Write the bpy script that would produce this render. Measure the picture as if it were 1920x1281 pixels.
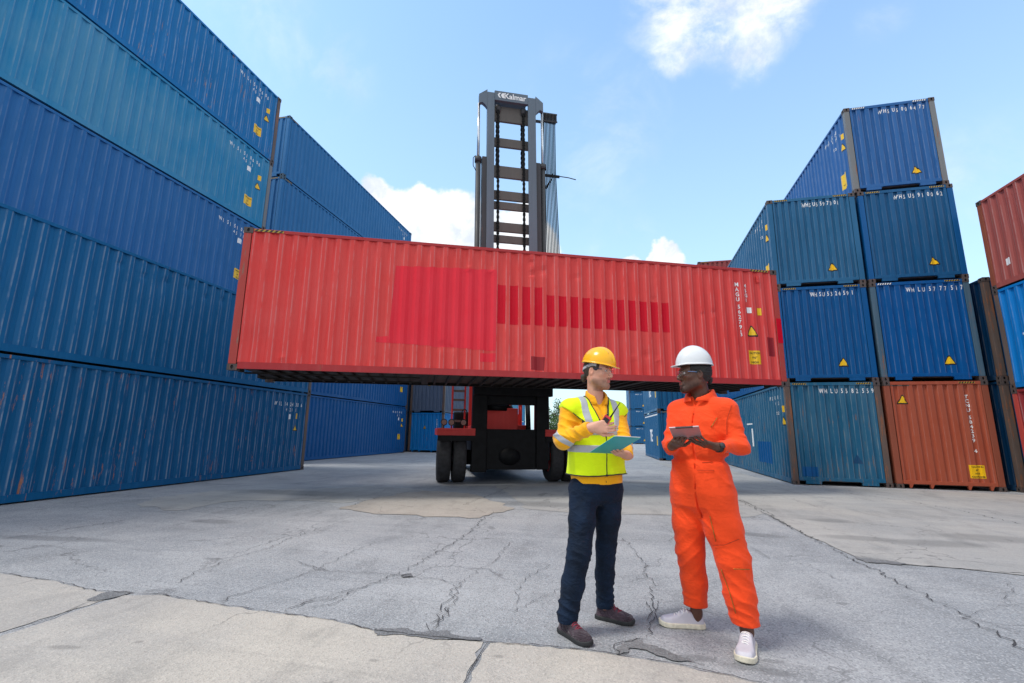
import bpy, bmesh, math, random
import numpy as np
from mathutils import Vector, Matrix
for _o in list(bpy.data.objects): bpy.data.objects.remove(_o)
sc = bpy.context.scene
COL = sc.collection
R = math.radians
# ---------------------------------------------------------------- camera
F, YAW, PIT, ROL, CH = 876.63, -.2097, .1918, .0142, 1.34
cd = bpy.data.cameras.new('camera'); cam = bpy.data.objects.new('camera', cd); COL.objects.link(cam)
cd.sensor_width = 36; cd.sensor_fit = 'HORIZONTAL'; cd.lens = F/1920*36; cd.clip_start = .05; cd.clip_end = 3000
fw = Vector((math.sin(YAW)*math.cos(PIT), math.cos(YAW)*math.cos(PIT), math.sin(PIT)))
r0 = Vector((math.cos(YAW), -math.sin(YAW), 0)); u0 = r0.cross(fw)
rt = r0*math.cos(ROL)+u0*math.sin(ROL); up = -r0*math.sin(ROL)+u0*math.cos(ROL)
cam.matrix_world = Matrix(((rt.x, up.x, -fw.x, 0), (rt.y, up.y, -fw.y, 0), (rt.z, up.z, -fw.z, CH), (0, 0, 0, 1)))
sc.camera = cam
# ---------------------------------------------------------------- view, world, sun
sc.view_settings.view_transform = 'Standard'; sc.view_settings.look = 'None'
sc.view_settings.exposure = 0.52; sc.view_settings.gamma = 1
SUN_EL, SUN_AZ = 62, 236          # azimuth clockwise from +Y
w = bpy.data.worlds.new('World'); sc.world = w; w.use_nodes = True
nt = w.node_tree; N = nt.nodes; Lk = nt.links
for n in list(N): N.remove(n)
def nd(t, **k):
    n = N.new(t)
    for a, b in k.items(): setattr(n, a, b)
    return n
out = nd('ShaderNodeOutputWorld'); bg = nd('ShaderNodeBackground'); bg.inputs[1].default_value = .135
sky = nd('ShaderNodeTexSky'); sky.sky_type = 'NISHITA'; sky.sun_disc = False
sky.sun_elevation = R(SUN_EL); sky.sun_rotation = R(SUN_AZ); sky.air_density = 1.25; sky.dust_density = 1.4; sky.ozone_density = 2.0
tc = nd('ShaderNodeTexCoord')
def vm(op, a, b=None, s=None):
    n = nd('ShaderNodeVectorMath', operation=op)
    for i, v in enumerate((a, b)):
        if v is None: continue
        if hasattr(v, 'links'): Lk.new(v, n.inputs[i])
        else: n.inputs[i].default_value = v
    if s is not None: n.inputs['Scale'].default_value = s
    return n.outputs['Value'] if op in ('LENGTH', 'DISTANCE', 'DOT_PRODUCT') else n.outputs[0]
def mt(op, a, b=None, c=None, cl=False):
    n = nd('ShaderNodeMath', operation=op, use_clamp=cl)
    for i, v in enumerate((a, b, c)):
        if v is None: continue
        if hasattr(v, 'links'): Lk.new(v, n.inputs[i])
        else: n.inputs[i].default_value = v
    return n.outputs[0]
def mr(v, a, b, c=0, d=1, sm=True):
    n = nd('ShaderNodeMapRange', interpolation_type='SMOOTHSTEP' if sm else 'LINEAR'); Lk.new(v, n.inputs[0])
    for i, q in enumerate((a, b, c, d)): n.inputs[i+1].default_value = q
    return n.outputs[0]
def noi(vec, s, det=6, rough=.55, dist=0, col=False):
    n = nd('ShaderNodeTexNoise'); Lk.new(vec, n.inputs['Vector']); n.inputs['Scale'].default_value = s
    n.inputs['Detail'].default_value = det; n.inputs['Roughness'].default_value = rough; n.inputs['Distortion'].default_value = dist
    return n.outputs['Color' if col else 'Fac']
D = tc.outputs['Generated']
def cdir(px, py):
    v = fw + rt*((px-960)/F) + up*((640.5-py)/F); v.normalize(); return v
# crisp cumulus: lumps of cloud at fixed compass directions, edges broken by noise
wob = vm('SCALE', vm('SUBTRACT', noi(D, 9, 7, .6, col=True), (.5, .5, .5)), s=.085)
Dw = vm('ADD', D, wob)
def blobs(lst, vec):
    res = None
    for px, py, rpx in lst:
        v = cdir(px, py); d = mt('DIVIDE', vm('DISTANCE', vec, tuple(v)), rpx/F*v.dot(fw)**1.5*.95)
        res = d if res is None else mt('SMOOTH_MIN', res, d, .25)
    return res
cum = blobs([(700, 372, 48), (742, 405, 60), (790, 390, 50), (790, 440, 80), (850, 418, 62), (880, 470, 95), (950, 455, 62), (985, 410, 34), (1000, 480, 60),
             (1238, 482, 30), (1250, 505, 40), (700, 470, 70), (1182, 490, 22)], Dw)
cumm = mr(cum, 1.06, .82)
wisp_v = nd('ShaderNodeMapping'); Lk.new(D, wisp_v.inputs[0]); wisp_v.inputs['Rotation'].default_value = (.4, .2, .9); wisp_v.inputs['Scale'].default_value = (1, 1.8, 1)
wn = noi(wisp_v.outputs[0], 5.5, 9, .62, .35)
b2 = blobs([(1330, 25, 130), (1440, 20, 110), (1275, 90, 70), (1400, 90, 90), (1290, -40, 160), (1480, -60, 130)], Dw)
b3 = blobs([(1170, 22, 40), (1354, 150, 16), (600, 130, 120), (1120, 250, 170), (1655, 40, 60), (1240, 130, 60), (1060, 210, 120), (500, 30, 150), (1800, 380, 200), (1160, 480, 90)], Dw)
mb2 = mt('MULTIPLY', mr(b2, 1.08, .42), mr(wn, .33, .62))
mb3 = mt('MULTIPLY', mr(b3, 1.3, .2, 0, .26), mr(wn, .42, .72))
mask = mt('MAXIMUM', cumm, mt('MAXIMUM', mb2, mb3))
shade = mr(noi(Dw, 9, 7, .62), .36, .6)
ccol = nd('ShaderNodeMix', data_type='RGBA'); Lk.new(shade, ccol.inputs[0])
ccol.inputs[6].default_value = (4.2, 4.6, 5.2, 1); ccol.inputs[7].default_value = (6.3, 6.4, 6.5, 1)
# thin veil, thicker near the horizon
sep = nd('ShaderNodeSeparateXYZ'); Lk.new(D, sep.inputs[0])
hz = mr(sep.outputs[2], .0, .75, .62, .12, False)
tint = nd('ShaderNodeMix', data_type='RGBA', blend_type='MULTIPLY'); tint.inputs[0].default_value = 1
Lk.new(sky.outputs[0], tint.inputs[6]); tint.inputs[7].default_value = (1.16, 1.42, 1.50, 1)
veil = nd('ShaderNodeMix', data_type='RGBA'); Lk.new(hz, veil.inputs[0]); Lk.new(tint.outputs[2], veil.inputs[6]); veil.inputs[7].default_value = (4.3, 5.7, 7.1, 1)
# bright cloud cover added in the unseen sky behind the camera, for whiter fill
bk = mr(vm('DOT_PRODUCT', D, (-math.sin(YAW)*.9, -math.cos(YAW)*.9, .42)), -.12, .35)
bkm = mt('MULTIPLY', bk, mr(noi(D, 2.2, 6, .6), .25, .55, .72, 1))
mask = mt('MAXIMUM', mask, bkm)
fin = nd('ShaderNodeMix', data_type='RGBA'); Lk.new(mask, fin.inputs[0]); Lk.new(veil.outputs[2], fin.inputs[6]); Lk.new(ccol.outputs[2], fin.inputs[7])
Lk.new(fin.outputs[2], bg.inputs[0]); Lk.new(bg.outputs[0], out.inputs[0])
sd = bpy.data.lights.new('sun', 'SUN'); sd.energy = 1.75; sd.angle = R(14); sd.color = (1, .95, .87)
so = bpy.data.objects.new('sun', sd); COL.objects.link(so)
so.rotation_euler = Vector((-math.sin(R(SUN_AZ))*math.cos(R(SUN_EL)), -math.cos(R(SUN_AZ))*math.cos(R(SUN_EL)), -math.sin(R(SUN_EL)))).to_track_quat('-Z', 'Y').to_euler()

# ---------------------------------------------------------------- helpers
def root(name, label=None, cat=None, loc=(0, 0, 0), rot=(0, 0, 0), group=None):
    o = bpy.data.objects.new(name, None); COL.objects.link(o); o.location = loc; o.rotation_euler = rot; o.empty_display_size = .2
    if label: o['label'] = label; o['category'] = cat
    if group: o['group'] = group
    return o
def link(name, me, mats, parent=None, smooth=False, label=None):
    o = bpy.data.objects.new(name, me); COL.objects.link(o)
    if parent is not None: o.parent = parent
    if not isinstance(mats, (list, tuple)): mats = [mats]
    for m in mats: me.materials.append(m)
    if smooth: me.polygons.foreach_set('use_smooth', [True]*len(me.polygons))
    if label: o['label'] = label
    return o
def obj(name, bm, mats, parent=None, smooth=False, label=None):
    me = bpy.data.meshes.new(name); bm.to_mesh(me); bm.free()
    return link(name, me, mats, parent, smooth, label)
def pyobj(name, vs, fs, mats, parent=None, smooth=False, label=None):
    me = bpy.data.meshes.new(name); me.from_pydata([tuple(v) for v in vs], [], fs); me.update()
    return link(name, me, mats, parent, smooth, label)
def box(bm, x0, y0, z0, x1, y1, z1, mi=0, bev=0, M=None):
    c = [bm.verts.new(p) for p in ((x0, y0, z0), (x1, y0, z0), (x1, y1, z0), (x0, y1, z0), (x0, y0, z1), (x1, y0, z1), (x1, y1, z1), (x0, y1, z1))]
    fs = [bm.faces.new([c[i] for i in f]) for f in ((3, 2, 1, 0), (4, 5, 6, 7), (0, 1, 5, 4), (1, 2, 6, 5), (2, 3, 7, 6), (3, 0, 4, 7))]
    for f in fs: f.material_index = mi
    if bev:
        es = list({e for f in fs for e in f.edges})
        r = bmesh.ops.bevel(bm, geom=es, offset=bev, segments=2, affect='EDGES', profile=.6)
        c = list({v for f in r['faces'] for v in f.verts} | {v for v in c if v.is_valid})
    if M is not None:
        for v in c: v.co = M @ v.co
    return c
def cyl(bm, a, b, r, r2=None, n=16, mi=0, cap=True):
    a = Vector(a); b = Vector(b); d = (b-a); q = d.to_track_quat('Z', 'Y')
    r2 = r if r2 is None else r2
    A = [bm.verts.new(a + q @ Vector((r*math.cos(2*math.pi*i/n), r*math.sin(2*math.pi*i/n), 0))) for i in range(n)]
    B = [bm.verts.new(b + q @ Vector((r2*math.cos(2*math.pi*i/n), r2*math.sin(2*math.pi*i/n), 0))) for i in range(n)]
    for i in range(n):
        f = bm.faces.new((A[i], A[(i+1) % n], B[(i+1) % n], B[i])); f.material_index = mi; f.smooth = True
    if cap:
        bm.faces.new(A[::-1]).material_index = mi; bm.faces.new(B).material_index = mi
def tube(bm, pts, r, n=8, mi=0):
    pts = [Vector(p) for p in pts]; rings = []
    for i, p in enumerate(pts):
        d = (pts[min(i+1, len(pts)-1)]-pts[max(i-1, 0)]); q = d.to_track_quat('Z', 'Y')
        rings.append([bm.verts.new(p+q @ Vector((r*math.cos(2*math.pi*k/n), r*math.sin(2*math.pi*k/n), 0))) for k in range(n)])
    for a, b in zip(rings, rings[1:]):
        # align ring starts
        best = min(range(n), key=lambda s: sum((a[k].co-b[(k+s) % n].co).length for k in range(n)))
        for k in range(n):
            f = bm.faces.new((a[k], a[(k+1) % n], b[(k+1+best) % n], b[(k+best) % n])); f.smooth = True; f.material_index = mi
        b[:] = [b[(k+best) % n] for k in range(n)]
    bm.faces.new(rings[0][::-1]); bm.faces.new(rings[-1])
def B(): return bmesh.new()

# ---------------------------------------------------------------- materials
class MT:
    def __init__(s, name):
        s.m = bpy.data.materials.new(name); s.m.use_nodes = True; s.t = s.m.node_tree; s.b = s.t.nodes['Principled BSDF']
        s.co = s.n('ShaderNodeTexCoord').outputs['Object']; s.pos = s.n('ShaderNodeNewGeometry').outputs['Position']
    def n(s, t, **k):
        n = s.t.nodes.new(t)
        for a, b in k.items(): setattr(n, a, b)
        return n
    def set(s, n, i, v):
        if hasattr(v, 'links'): s.t.links.new(v, n.inputs[i])
        else: n.inputs[i].default_value = v
    def mp(s, v, sc=(1, 1, 1), loc=(0, 0, 0)):
        n = s.n('ShaderNodeMapping'); s.set(n, 0, v); n.inputs['Scale'].default_value = sc; n.inputs['Location'].default_value = loc; return n.outputs[0]
    def noise(s, v, sc, det=4, ro=.55, di=0):
        n = s.n('ShaderNodeTexNoise'); s.set(n, 'Vector', v); n.inputs['Scale'].default_value = sc; n.inputs['Detail'].default_value = det
        n.inputs['Roughness'].default_value = ro; n.inputs['Distortion'].default_value = di; return n.outputs['Fac']
    def rng(s, v, a, b, c=0, d=1):
        n = s.n('ShaderNodeMapRange', interpolation_type='SMOOTHSTEP'); s.set(n, 0, v)
        for i, q in enumerate((a, b, c, d)): n.inputs[i+1].default_value = q
        return n.outputs[0]
    def math(s, op, a, b=0.):
        n = s.n('ShaderNodeMath', operation=op); s.set(n, 0, a); s.set(n, 1, b); return n.outputs[0]
    def mix(s, f, a, b, bt='MIX'):
        n = s.n('ShaderNodeMix', data_type='RGBA', blend_type=bt); s.set(n, 0, f)
        for i, v in ((6, a), (7, b)):
            s.set(n, i, v if hasattr(v, 'links') else (*v[:3], 1))
        return n.outputs[2]
    def bump(s, h, st, dist=.01):
        n = s.n('ShaderNodeBump'); s.set(n, 'Height', h); n.inputs['Strength'].default_value = st; n.inputs['Distance'].default_value = dist
        s.t.links.new(n.outputs[0], s.b.inputs['Normal'])
    def fin(s, col=None, ro=None, me=0, spec=None):
        if col is not None: s.set(s.b, 'Base Color', col if hasattr(col, 'links') else (*col[:3], 1))
        if ro is not None: s.set(s.b, 'Roughness', ro)
        s.b.inputs['Metallic'].default_value = me
        if spec is not None: s.b.inputs['Specular IOR Level'].default_value = spec
        return s.m
def plain(name, col, ro=.5, me=0, var=.12, sc=30, bump=0, spec=None):
    m = MT(name); f = m.noise(m.co, sc, 5)
    c = m.mix(m.rng(f, .3, .7), tuple(x*(1-var) for x in col), tuple(min(1, x*(1+var)) for x in col))
    if bump: m.bump(m.noise(m.co, sc*3, 3), bump, .004)
    return m.fin(c, ro, me, spec)
def paint(name, col, seed=0, rust=.3, fade=.15, wear=.5, streak=.5, ro=.42, rustcol=(.16, .07, .04), light=None, low=0):
    """weathered painted steel: faded areas, vertical run marks, chips and rust, worn fold edges"""
    m = MT(name); rs = random.Random(seed); off = tuple(rs.uniform(-50, 50) for _ in range(3))
    p = m.mp(m.co, (1, 1, 1), off)
    ps = m.mp(m.co, (7, 7, .35), off)              # vertical streak space
    lt = light or tuple(min(1, c*1.35+.014) for c in col); dk = tuple(c*.72 for c in col)
    big = m.rng(m.noise(p, .55, 4, .6), .35, .7)
    c = m.mix(big, col, tuple(a*(1-fade)+b*fade for a, b in zip(col, lt)))
    c = m.mix(m.math('MULTIPLY', m.rng(m.noise(ps, 1.2, 5, .6), .45, .75), streak*.5), c, lt)
    c = m.mix(m.math('MULTIPLY', m.rng(m.noise(ps, 2.3, 5, .65), .5, .8), streak*.55), c, dk)
    # scratches
    sc_ = m.rng(m.noise(m.mp(m.co, (22, 22, 1.5), off), 1.6, 4, .7), .66, .72)
    msk = m.rng(m.noise(p, 1.1, 3), .48, .62)
    c = m.mix(m.math('MULTIPLY', m.math('MULTIPLY', sc_, msk), .55*wear), c, tuple(x*.5+.26 for x in lt))
    # rust
    n1 = m.noise(m.mp(m.co, (6.5, 6.5, .75), off), 2.2, 8, .74, .25); n2 = m.noise(p, .8, 3)
    base_r = m.math('MULTIPLY', m.rng(n1, .66-.13*rust, .70-.11*rust), m.rng(n2, .42, .6))
    if low:
        sp = m.n('ShaderNodeSeparateXYZ'); m.set(sp, 0, m.co)
        lowm = m.rng(sp.outputs[2], low, .05)
        base_r = m.math('MAXIMUM', base_r, m.math('MULTIPLY', m.rng(n1, .56, .62), lowm))
    rc = m.mix(m.noise(p, 25, 4), rustcol, tuple(x*2.1 for x in rustcol))
    c = m.mix(m.math('MULTIPLY', base_r, min(1, rust*2.2)), c, rc)
    # worn folds from the mesh attribute
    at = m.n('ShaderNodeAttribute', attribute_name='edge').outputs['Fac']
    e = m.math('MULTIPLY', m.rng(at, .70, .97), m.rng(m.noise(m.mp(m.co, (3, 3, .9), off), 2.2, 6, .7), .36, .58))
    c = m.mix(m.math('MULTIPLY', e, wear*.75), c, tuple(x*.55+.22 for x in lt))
    m.bump(m.noise(p, 9, 6, .65), .09, .01)
    r_ = m.rng(m.noise(p, 2.5, 5), .3, .75, ro-.07, ro+.16)
    return m.fin(c, r_, 0, .18)
M = {}
M['tread'] = plain('tyre_rubber', (.022, .022, .024), .75, sc=12, bump=.3, var=.35)
M['black'] = plain('black_paint', (.005, .0055, .0065), .55, sc=6, var=.4, bump=.05, spec=.15)
M['hose'] = plain('hydraulic_hose', (.008, .055, .07), .7, spec=.2)
M['chrome'] = plain('chromed_rod', (.62, .65, .68), .22, .9)
M['mast'] = paint('grey_mast_paint', (.115, .15, .188), 5, rust=.15, wear=.3, ro=.4)
M['mastdk'] = paint('dark_mast_steel', (.05, .054, .06), 6, rust=.3, wear=.2, ro=.45)
M['bar'] = paint('greased_mast_bar', (.115, .108, .10), 7, rust=.3, wear=.2, rustcol=(.11, .06, .04))
M['kred'] = paint('red_machine_paint', (.52, .045, .04), 8, rust=.15, wear=.3)
M['white'] = plain('white_lettering', (.8, .82, .83), .5, var=.05)
M['yel'] = plain('yellow_sticker', (.85, .52, .01), .4, var=.06)
M['hz'] = plain('dull_hazard_yellow', (.40, .27, .035), .6, sc=60, var=.5)
M['blk'] = plain('black_print', (.012, .012, .014), .5)
M['cast'] = paint('corner_casting_steel', (.085, .07, .068), 3, rust=1., wear=.3)
M['wood'] = plain('container_floor_timber', (.05, .04, .035), .8, sc=8, var=.4)
M['hidden'] = plain('dark_steel', (.03, .032, .036), .6)
M['glass'] = plain('cab_glass', (.02, .03, .035), .08, var=.05)
M['lamp'] = plain('lamp_lens', (.16, .06, .04), .2)
# ---------------------------------------------------------------- ground
def bproj(px, py, z=0.):
    """where the line of sight through a photograph pixel meets the plane z (used once to survey the yard's joints)"""
    d = fw + rt*((px-960)/F) + up*((640.5-py)/F); k = (z-CH)/d.z
    return Vector((d.x*k, d.y*k, z))
def concrete(name, c1, c2, seed, rough_agg=1., stain=.5, stains=0):
    m = MT(name); rs = random.Random(seed); off = (rs.uniform(-30, 30), rs.uniform(-30, 30), 0)
    p = m.mp(m.pos, (1, 1, 1), off)
    c = m.mix(m.rng(m.noise(p, .45, 5, .6), .35, .68), c1, c2)
    c = m.mix(m.math('MULTIPLY', m.rng(m.noise(m.mp(m.pos, (1, .35, 1), off), 1.9, 7, .68, .6), .46, .68), .42*stain), c, tuple(x*.55 for x in c1))
    c = m.mix(m.math('MULTIPLY', m.rng(m.noise(m.mp(m.pos, (.35, 1.3, 1), off), 1.1, 8, .7, .8), .46, .66), .30*stain), c, tuple(min(1, x*1.3) for x in c2))
    c = m.mix(m.math('MULTIPLY', m.rng(m.noise(m.mp(m.pos, (.25, 1.6, 1), off), 2.4, 8, .75, .5), .54, .7), .30*stain), c, tuple(x*.5 for x in c1))
    # exposed aggregate: fine light and dark specks
    v = m.n('ShaderNodeTexVoronoi'); m.set(v, 'Vector', p); v.inputs['Scale'].default_value = 105; v.inputs['Randomness'].default_value = 1
    sp = m.n('ShaderNodeSeparateColor'); m.set(sp, 0, v.outputs['Color'])
    c = m.mix(m.math('MULTIPLY', m.rng(sp.outputs[0], .72, .9), .34*rough_agg), c, tuple(x*.42 for x in c1))
    c = m.mix(m.math('MULTIPLY', m.rng(sp.outputs[1], .75, .9), .30*rough_agg), c, tuple(min(1, x*1.55) for x in c2))
    n3 = m.noise(p, 38, 6, .7)
    c = m.mix(m.math('MULTIPLY', m.rng(n3, .52, .72), .4*rough_agg+.1), c, tuple(x*.6 for x in c1))
    # oil spots and tyre dirt
    c = m.mix(m.math('MULTIPLY', m.rng(m.noise(m.mp(m.pos, (1.3, .6, 1), off), 1.1, 6, .62, 1.0), .64, .74), .5*stain), c, tuple(x*.38 for x in c1))
    sp2 = m.rng(m.noise(p, 3.7, 3, .5), .72, .76)
    c = m.mix(m.math('MULTIPLY', sp2, .45*stain), c, tuple(x*.4 for x in c1))
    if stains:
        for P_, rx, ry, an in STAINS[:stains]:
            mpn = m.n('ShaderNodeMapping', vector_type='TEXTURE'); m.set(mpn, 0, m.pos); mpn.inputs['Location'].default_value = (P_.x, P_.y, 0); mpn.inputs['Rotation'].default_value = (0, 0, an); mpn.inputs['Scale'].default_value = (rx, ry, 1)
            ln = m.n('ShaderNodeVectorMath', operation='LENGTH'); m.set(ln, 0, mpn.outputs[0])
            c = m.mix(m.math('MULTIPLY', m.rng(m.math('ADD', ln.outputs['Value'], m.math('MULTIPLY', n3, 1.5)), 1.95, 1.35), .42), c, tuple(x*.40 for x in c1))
    # hairline map cracking
    v2 = m.n('ShaderNodeTexVoronoi', feature='DISTANCE_TO_EDGE'); m.set(v2, 'Vector', m.mp(m.pos, (1, 1, 1), off)); v2.inputs['Scale'].default_value = .55
    wv = m.n('ShaderNodeVectorMath', operation='ADD'); nn = m.n('ShaderNodeTexNoise'); m.set(nn, 'Vector', p); nn.inputs['Scale'].default_value = 3; nn.inputs['Detail'].default_value = 8
    sc2 = m.n('ShaderNodeVectorMath', operation='SCALE'); m.set(sc2, 0, nn.outputs['Color']); sc2.inputs['Scale'].default_value = .55
    m.set(wv, 0, p); m.set(wv, 1, sc2.outputs[0]); m.t.links.new(wv.outputs[0], v2.inputs['Vector'])
    hair = m.math('MULTIPLY', m.rng(v2.outputs['Distance'], .0075, .002), m.rng(m.noise(p, .7, 3), .42, .58))
    c = m.mix(m.math('MULTIPLY', hair, .42), c, (.05, .05, .055))
    h = m.math('ADD', m.math('MULTIPLY', n3, .6), m.math('MULTIPLY', v.outputs['Distance'], 1.2))
    m.bump(h, .35*rough_agg+.05, .006)
    return m.fin(c, m.rng(n3, .3, .7, .72, .92), 0, .3)
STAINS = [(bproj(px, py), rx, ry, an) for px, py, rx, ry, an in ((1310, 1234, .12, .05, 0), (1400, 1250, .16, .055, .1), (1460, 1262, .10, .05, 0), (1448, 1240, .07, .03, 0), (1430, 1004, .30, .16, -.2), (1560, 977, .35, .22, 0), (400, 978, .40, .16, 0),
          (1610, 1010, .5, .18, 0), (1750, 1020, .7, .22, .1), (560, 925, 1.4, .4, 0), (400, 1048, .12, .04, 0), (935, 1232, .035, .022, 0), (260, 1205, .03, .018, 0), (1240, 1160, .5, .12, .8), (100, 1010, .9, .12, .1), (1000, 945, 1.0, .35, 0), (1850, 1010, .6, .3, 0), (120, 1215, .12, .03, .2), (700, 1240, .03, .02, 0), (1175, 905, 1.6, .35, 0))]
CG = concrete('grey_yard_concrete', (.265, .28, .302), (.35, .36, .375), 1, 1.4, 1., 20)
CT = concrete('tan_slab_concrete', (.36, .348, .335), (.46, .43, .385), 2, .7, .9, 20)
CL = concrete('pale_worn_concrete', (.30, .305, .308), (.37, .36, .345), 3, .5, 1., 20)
CO = concrete('sandy_worn_concrete', (.325, .30, .275), (.385, .355, .32), 4, .7, .9)
PATCH = concrete('dark_mortar_patch', (.15, .155, .165), (.20, .205, .215), 7, 1.3, 1.)
CRK = plain('crack_shadow', (.045, .046, .05), .95, sc=40)
bm = B(); S = 1500
for gx in range(1):
    bm.faces.new([bm.verts.new(p) for p in ((-S, -S, 0), (S, -S, 0), (S, S, 0), (-S, S, 0))])
g = obj('ground', bm, CG); g['kind'] = 'structure'
rnd = random.Random(11)
def jag(pts, amp=.02, step=.12, closed=False, rr=rnd):
    o = []; n = len(pts)
    for i in range(n if closed else n-1):
        a, b = pts[i], pts[(i+1) % n]; d = b-a; L = d.length; k = max(1, int(L/step)); nn = Vector((-d.y, d.x, 0)).normalized()
        for j in range(k):
            t = j/k; o.append(a+d*t+nn*(rr.uniform(-amp, amp) if j else 0))
    if not closed: o.append(pts[-1])
    return o
def sheet(name, px, mat, z, amp=.012, step=.15, bound=None):
    pts = [bproj(*p) if len(p) == 2 else Vector((p[0], p[1], 0)) for p in px]
    pts = jag(pts, amp, step, True)
    bm = B(); bm.faces.new([bm.verts.new((p.x, p.y, z)) for p in pts]); bmesh.ops.triangulate(bm, faces=bm.faces[:])
    o = obj(name, bm, mat); o['kind'] = 'structure'; return o
# front slabs (tan, smooth), left and right of the saw-cut joint
sheet('concrete_slab', [(0, 1076), (110, 1092), (180, 1110), (225, 1118), (0, 1187), (-500, 1330), (-700, 1400), (-700, 960)], CT, .004, .018, .07)
sheet('concrete_slab', [(232, 1117), (300, 1116), (420, 1137), (530, 1152), (625, 1164), (700, 1184), (800, 1197), (906, 1205), (862, 1290), (700, 1700), (-1200, 1700), (-500, 1345), (0, 1194)], CT, .004, .018, .07)
sheet('concrete_slab', [(920, 1206), (1030, 1214), (1120, 1224), (1260, 1246), (1430, 1283), (1600, 1330), (1900, 1450), (1900, 1700), (730, 1700), (874, 1290)], CT, .004, .018, .07)
# worn patches further back
sheet('concrete_slab', [(262, 948), (290, 934), (420, 918), (560, 918), (690, 912), (790, 918), (760, 932), (640, 944), (590, 940), (470, 938), (420, 942), (330, 958)], CL, .004, .09, .16)
sheet('concrete_slab', [(635, 955), (700, 936), (790, 920), (880, 925), (965, 953), (900, 972), (840, 970), (760, 966), (690, 962)], CO, .008, .10, .16)
sheet('concrete_slab', [(985, 954), (965, 935), (930, 912), (1070, 905), (1200, 900), (1340, 905), (1440, 962), (1400, 970), (1250, 966), (1080, 962)], CL, .004, .07, .2)
sheet('concrete_slab', [(1392, 938), (1340, 905), (1230, 868), (1360, 880), (1480, 912), (1680, 918), (1900, 928), (2600, 950), (2600, 1090), (1920, 1080), (1800, 1067), (1625, 1056), (1500, 998)], CL, .007, .03, .3)
# joints, cracks and spalls surveyed as polylines: (width in m, points)
bmc = B(); bmp = B()
def crack(bm, px, w0, z=.0100, amp=.025, step=.05, wvar=.8, rr=rnd):
    P = jag([bproj(*p) for p in px], amp, step, rr=rr)
    Lft, Rgt = [], []; n = len(P)
    for i, p in enumerate(P):
        d = P[min(i+1, n-1)]-P[max(i-1, 0)]; nn = Vector((-d.y, d.x, 0)).normalized()
        ww = w0*(1-wvar*rr.random())*.5*(0.15 if i in (0, n-1) else 1)
        Lft.append(bm.verts.new((p.x+nn.x*ww, p.y+nn.y*ww, z))); Rgt.append(bm.verts.new((p.x-nn.x*ww, p.y-nn.y*ww, z)))
    for i in range(n-1): bm.faces.new((Lft[i], Lft[i+1], Rgt[i+1], Rgt[i]))
J = [(.012, .012, [(0, 1076), (110, 1092), (180, 1110), (300, 1116), (420, 1137), (530, 1152), (625, 1164), (700, 1184), (906, 1205), (1030, 1214), (1120, 1224), (1260, 1246), (1430, 1283), (1600, 1330)]),
     (.018, .006, [(0, 1190), (100, 1160), (170, 1128)]),
     (.022, .008, [(914, 1207), (890, 1245), (866, 1290)]),
     (.016, .05, [(1385, 938), (1450, 972), (1500, 998), (1570, 1035), (1625, 1062), (1700, 1100), (1800, 1152), (1870, 1190), (1940, 1228)]),
     (.012, .03, [(1610, 1053), (1660, 1057), (1740, 1063), (1830, 1070), (1930, 1078)]),
     (.016, .03, [(1300, 925), (1395, 940), (1440, 962), (1480, 990)]),
     (.016, .05, [(1545, 920), (1700, 940), (1800, 958), (1920, 985)]),
     (.008, .03, [(960, 956), (1070, 958), (1250, 966), (1330, 969), (1420, 972)]),
     (.018, .04, [(0, 1012), (70, 1003), (145, 990), (230, 977)]),
     (.012, .04, [(540, 942), (470, 940), (420, 941)]),
     (.014, .05, [(650, 952), (690, 938), (740, 928), (780, 920)]),
     (.014, .05, [(870, 948), (900, 935), (930, 925), (955, 913)]),
     (.014, .05, [(760, 904), (790, 901), (815, 893)]),
     # long diagonal cracks on the grey slab
     (.009, .03, [(335, 1095), (370, 1072), (430, 1052), (500, 1030), (545, 1010), (600, 992), (660, 975)]),
     (.008, .03, [(410, 1133), (440, 1117), (500, 1100), (560, 1082), (600, 1066), (650, 1040), (700, 1020)]),
     (.011, .04, [(535, 1150), (570, 1132), (610, 1127), (650, 1118), (700, 1095), (740, 1080), (775, 1062), (810, 1043), (850, 1020), (880, 1000), (905, 975), (925, 960)]),
     (.008, .03, [(555, 1053), (600, 1070), (640, 1073), (690, 1077), (750, 1080), (790, 1087), (830, 1089), (865, 1097)]),
     (.009, .04, [(865, 1097), (858, 1110), (850, 1130), (840, 1150), (822, 1175), (815, 1185)]),
     (.008, .04, [(850, 1095), (848, 1112), (838, 1130), (828, 1150), (806, 1172)]),
     (.006, .03, [(960, 1015), (930, 1050), (880, 1085), (850, 1100)]),
     (.006, .03, [(1030, 1060), (985, 1085), (965, 1110), (968, 1135)]),
     (.009, .03, [(1170, 1010), (1190, 1035), (1210, 1060), (1213, 1080), (1224, 1090), (1224, 1110), (1221, 1125), (1224, 1140), (1226, 1165), (1224, 1190), (1212, 1200)]),
     (.010, .03, [(1212, 1200), (1185, 1205), (1165, 1207), (1150, 1218), (1160, 1232)]),
     (.006, .03, [(1845, 1082), (1890, 1092), (1900, 1103), (1885, 1122), (1890, 1135)]),
     (.005, .02, [(1815, 1155), (1870, 1140), (1925, 1132)]),
     (.005, .02, [(1810, 1157), (1870, 1175), (1925, 1190)]),
     (.006, .03, [(1120, 1080), (1060, 1100), (1010, 1125), (960, 1150)])]
for w0, amp, px in J:
    crack(bmc, px, w0, amp=amp, step=.05 if amp > .01 else .25)
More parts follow.
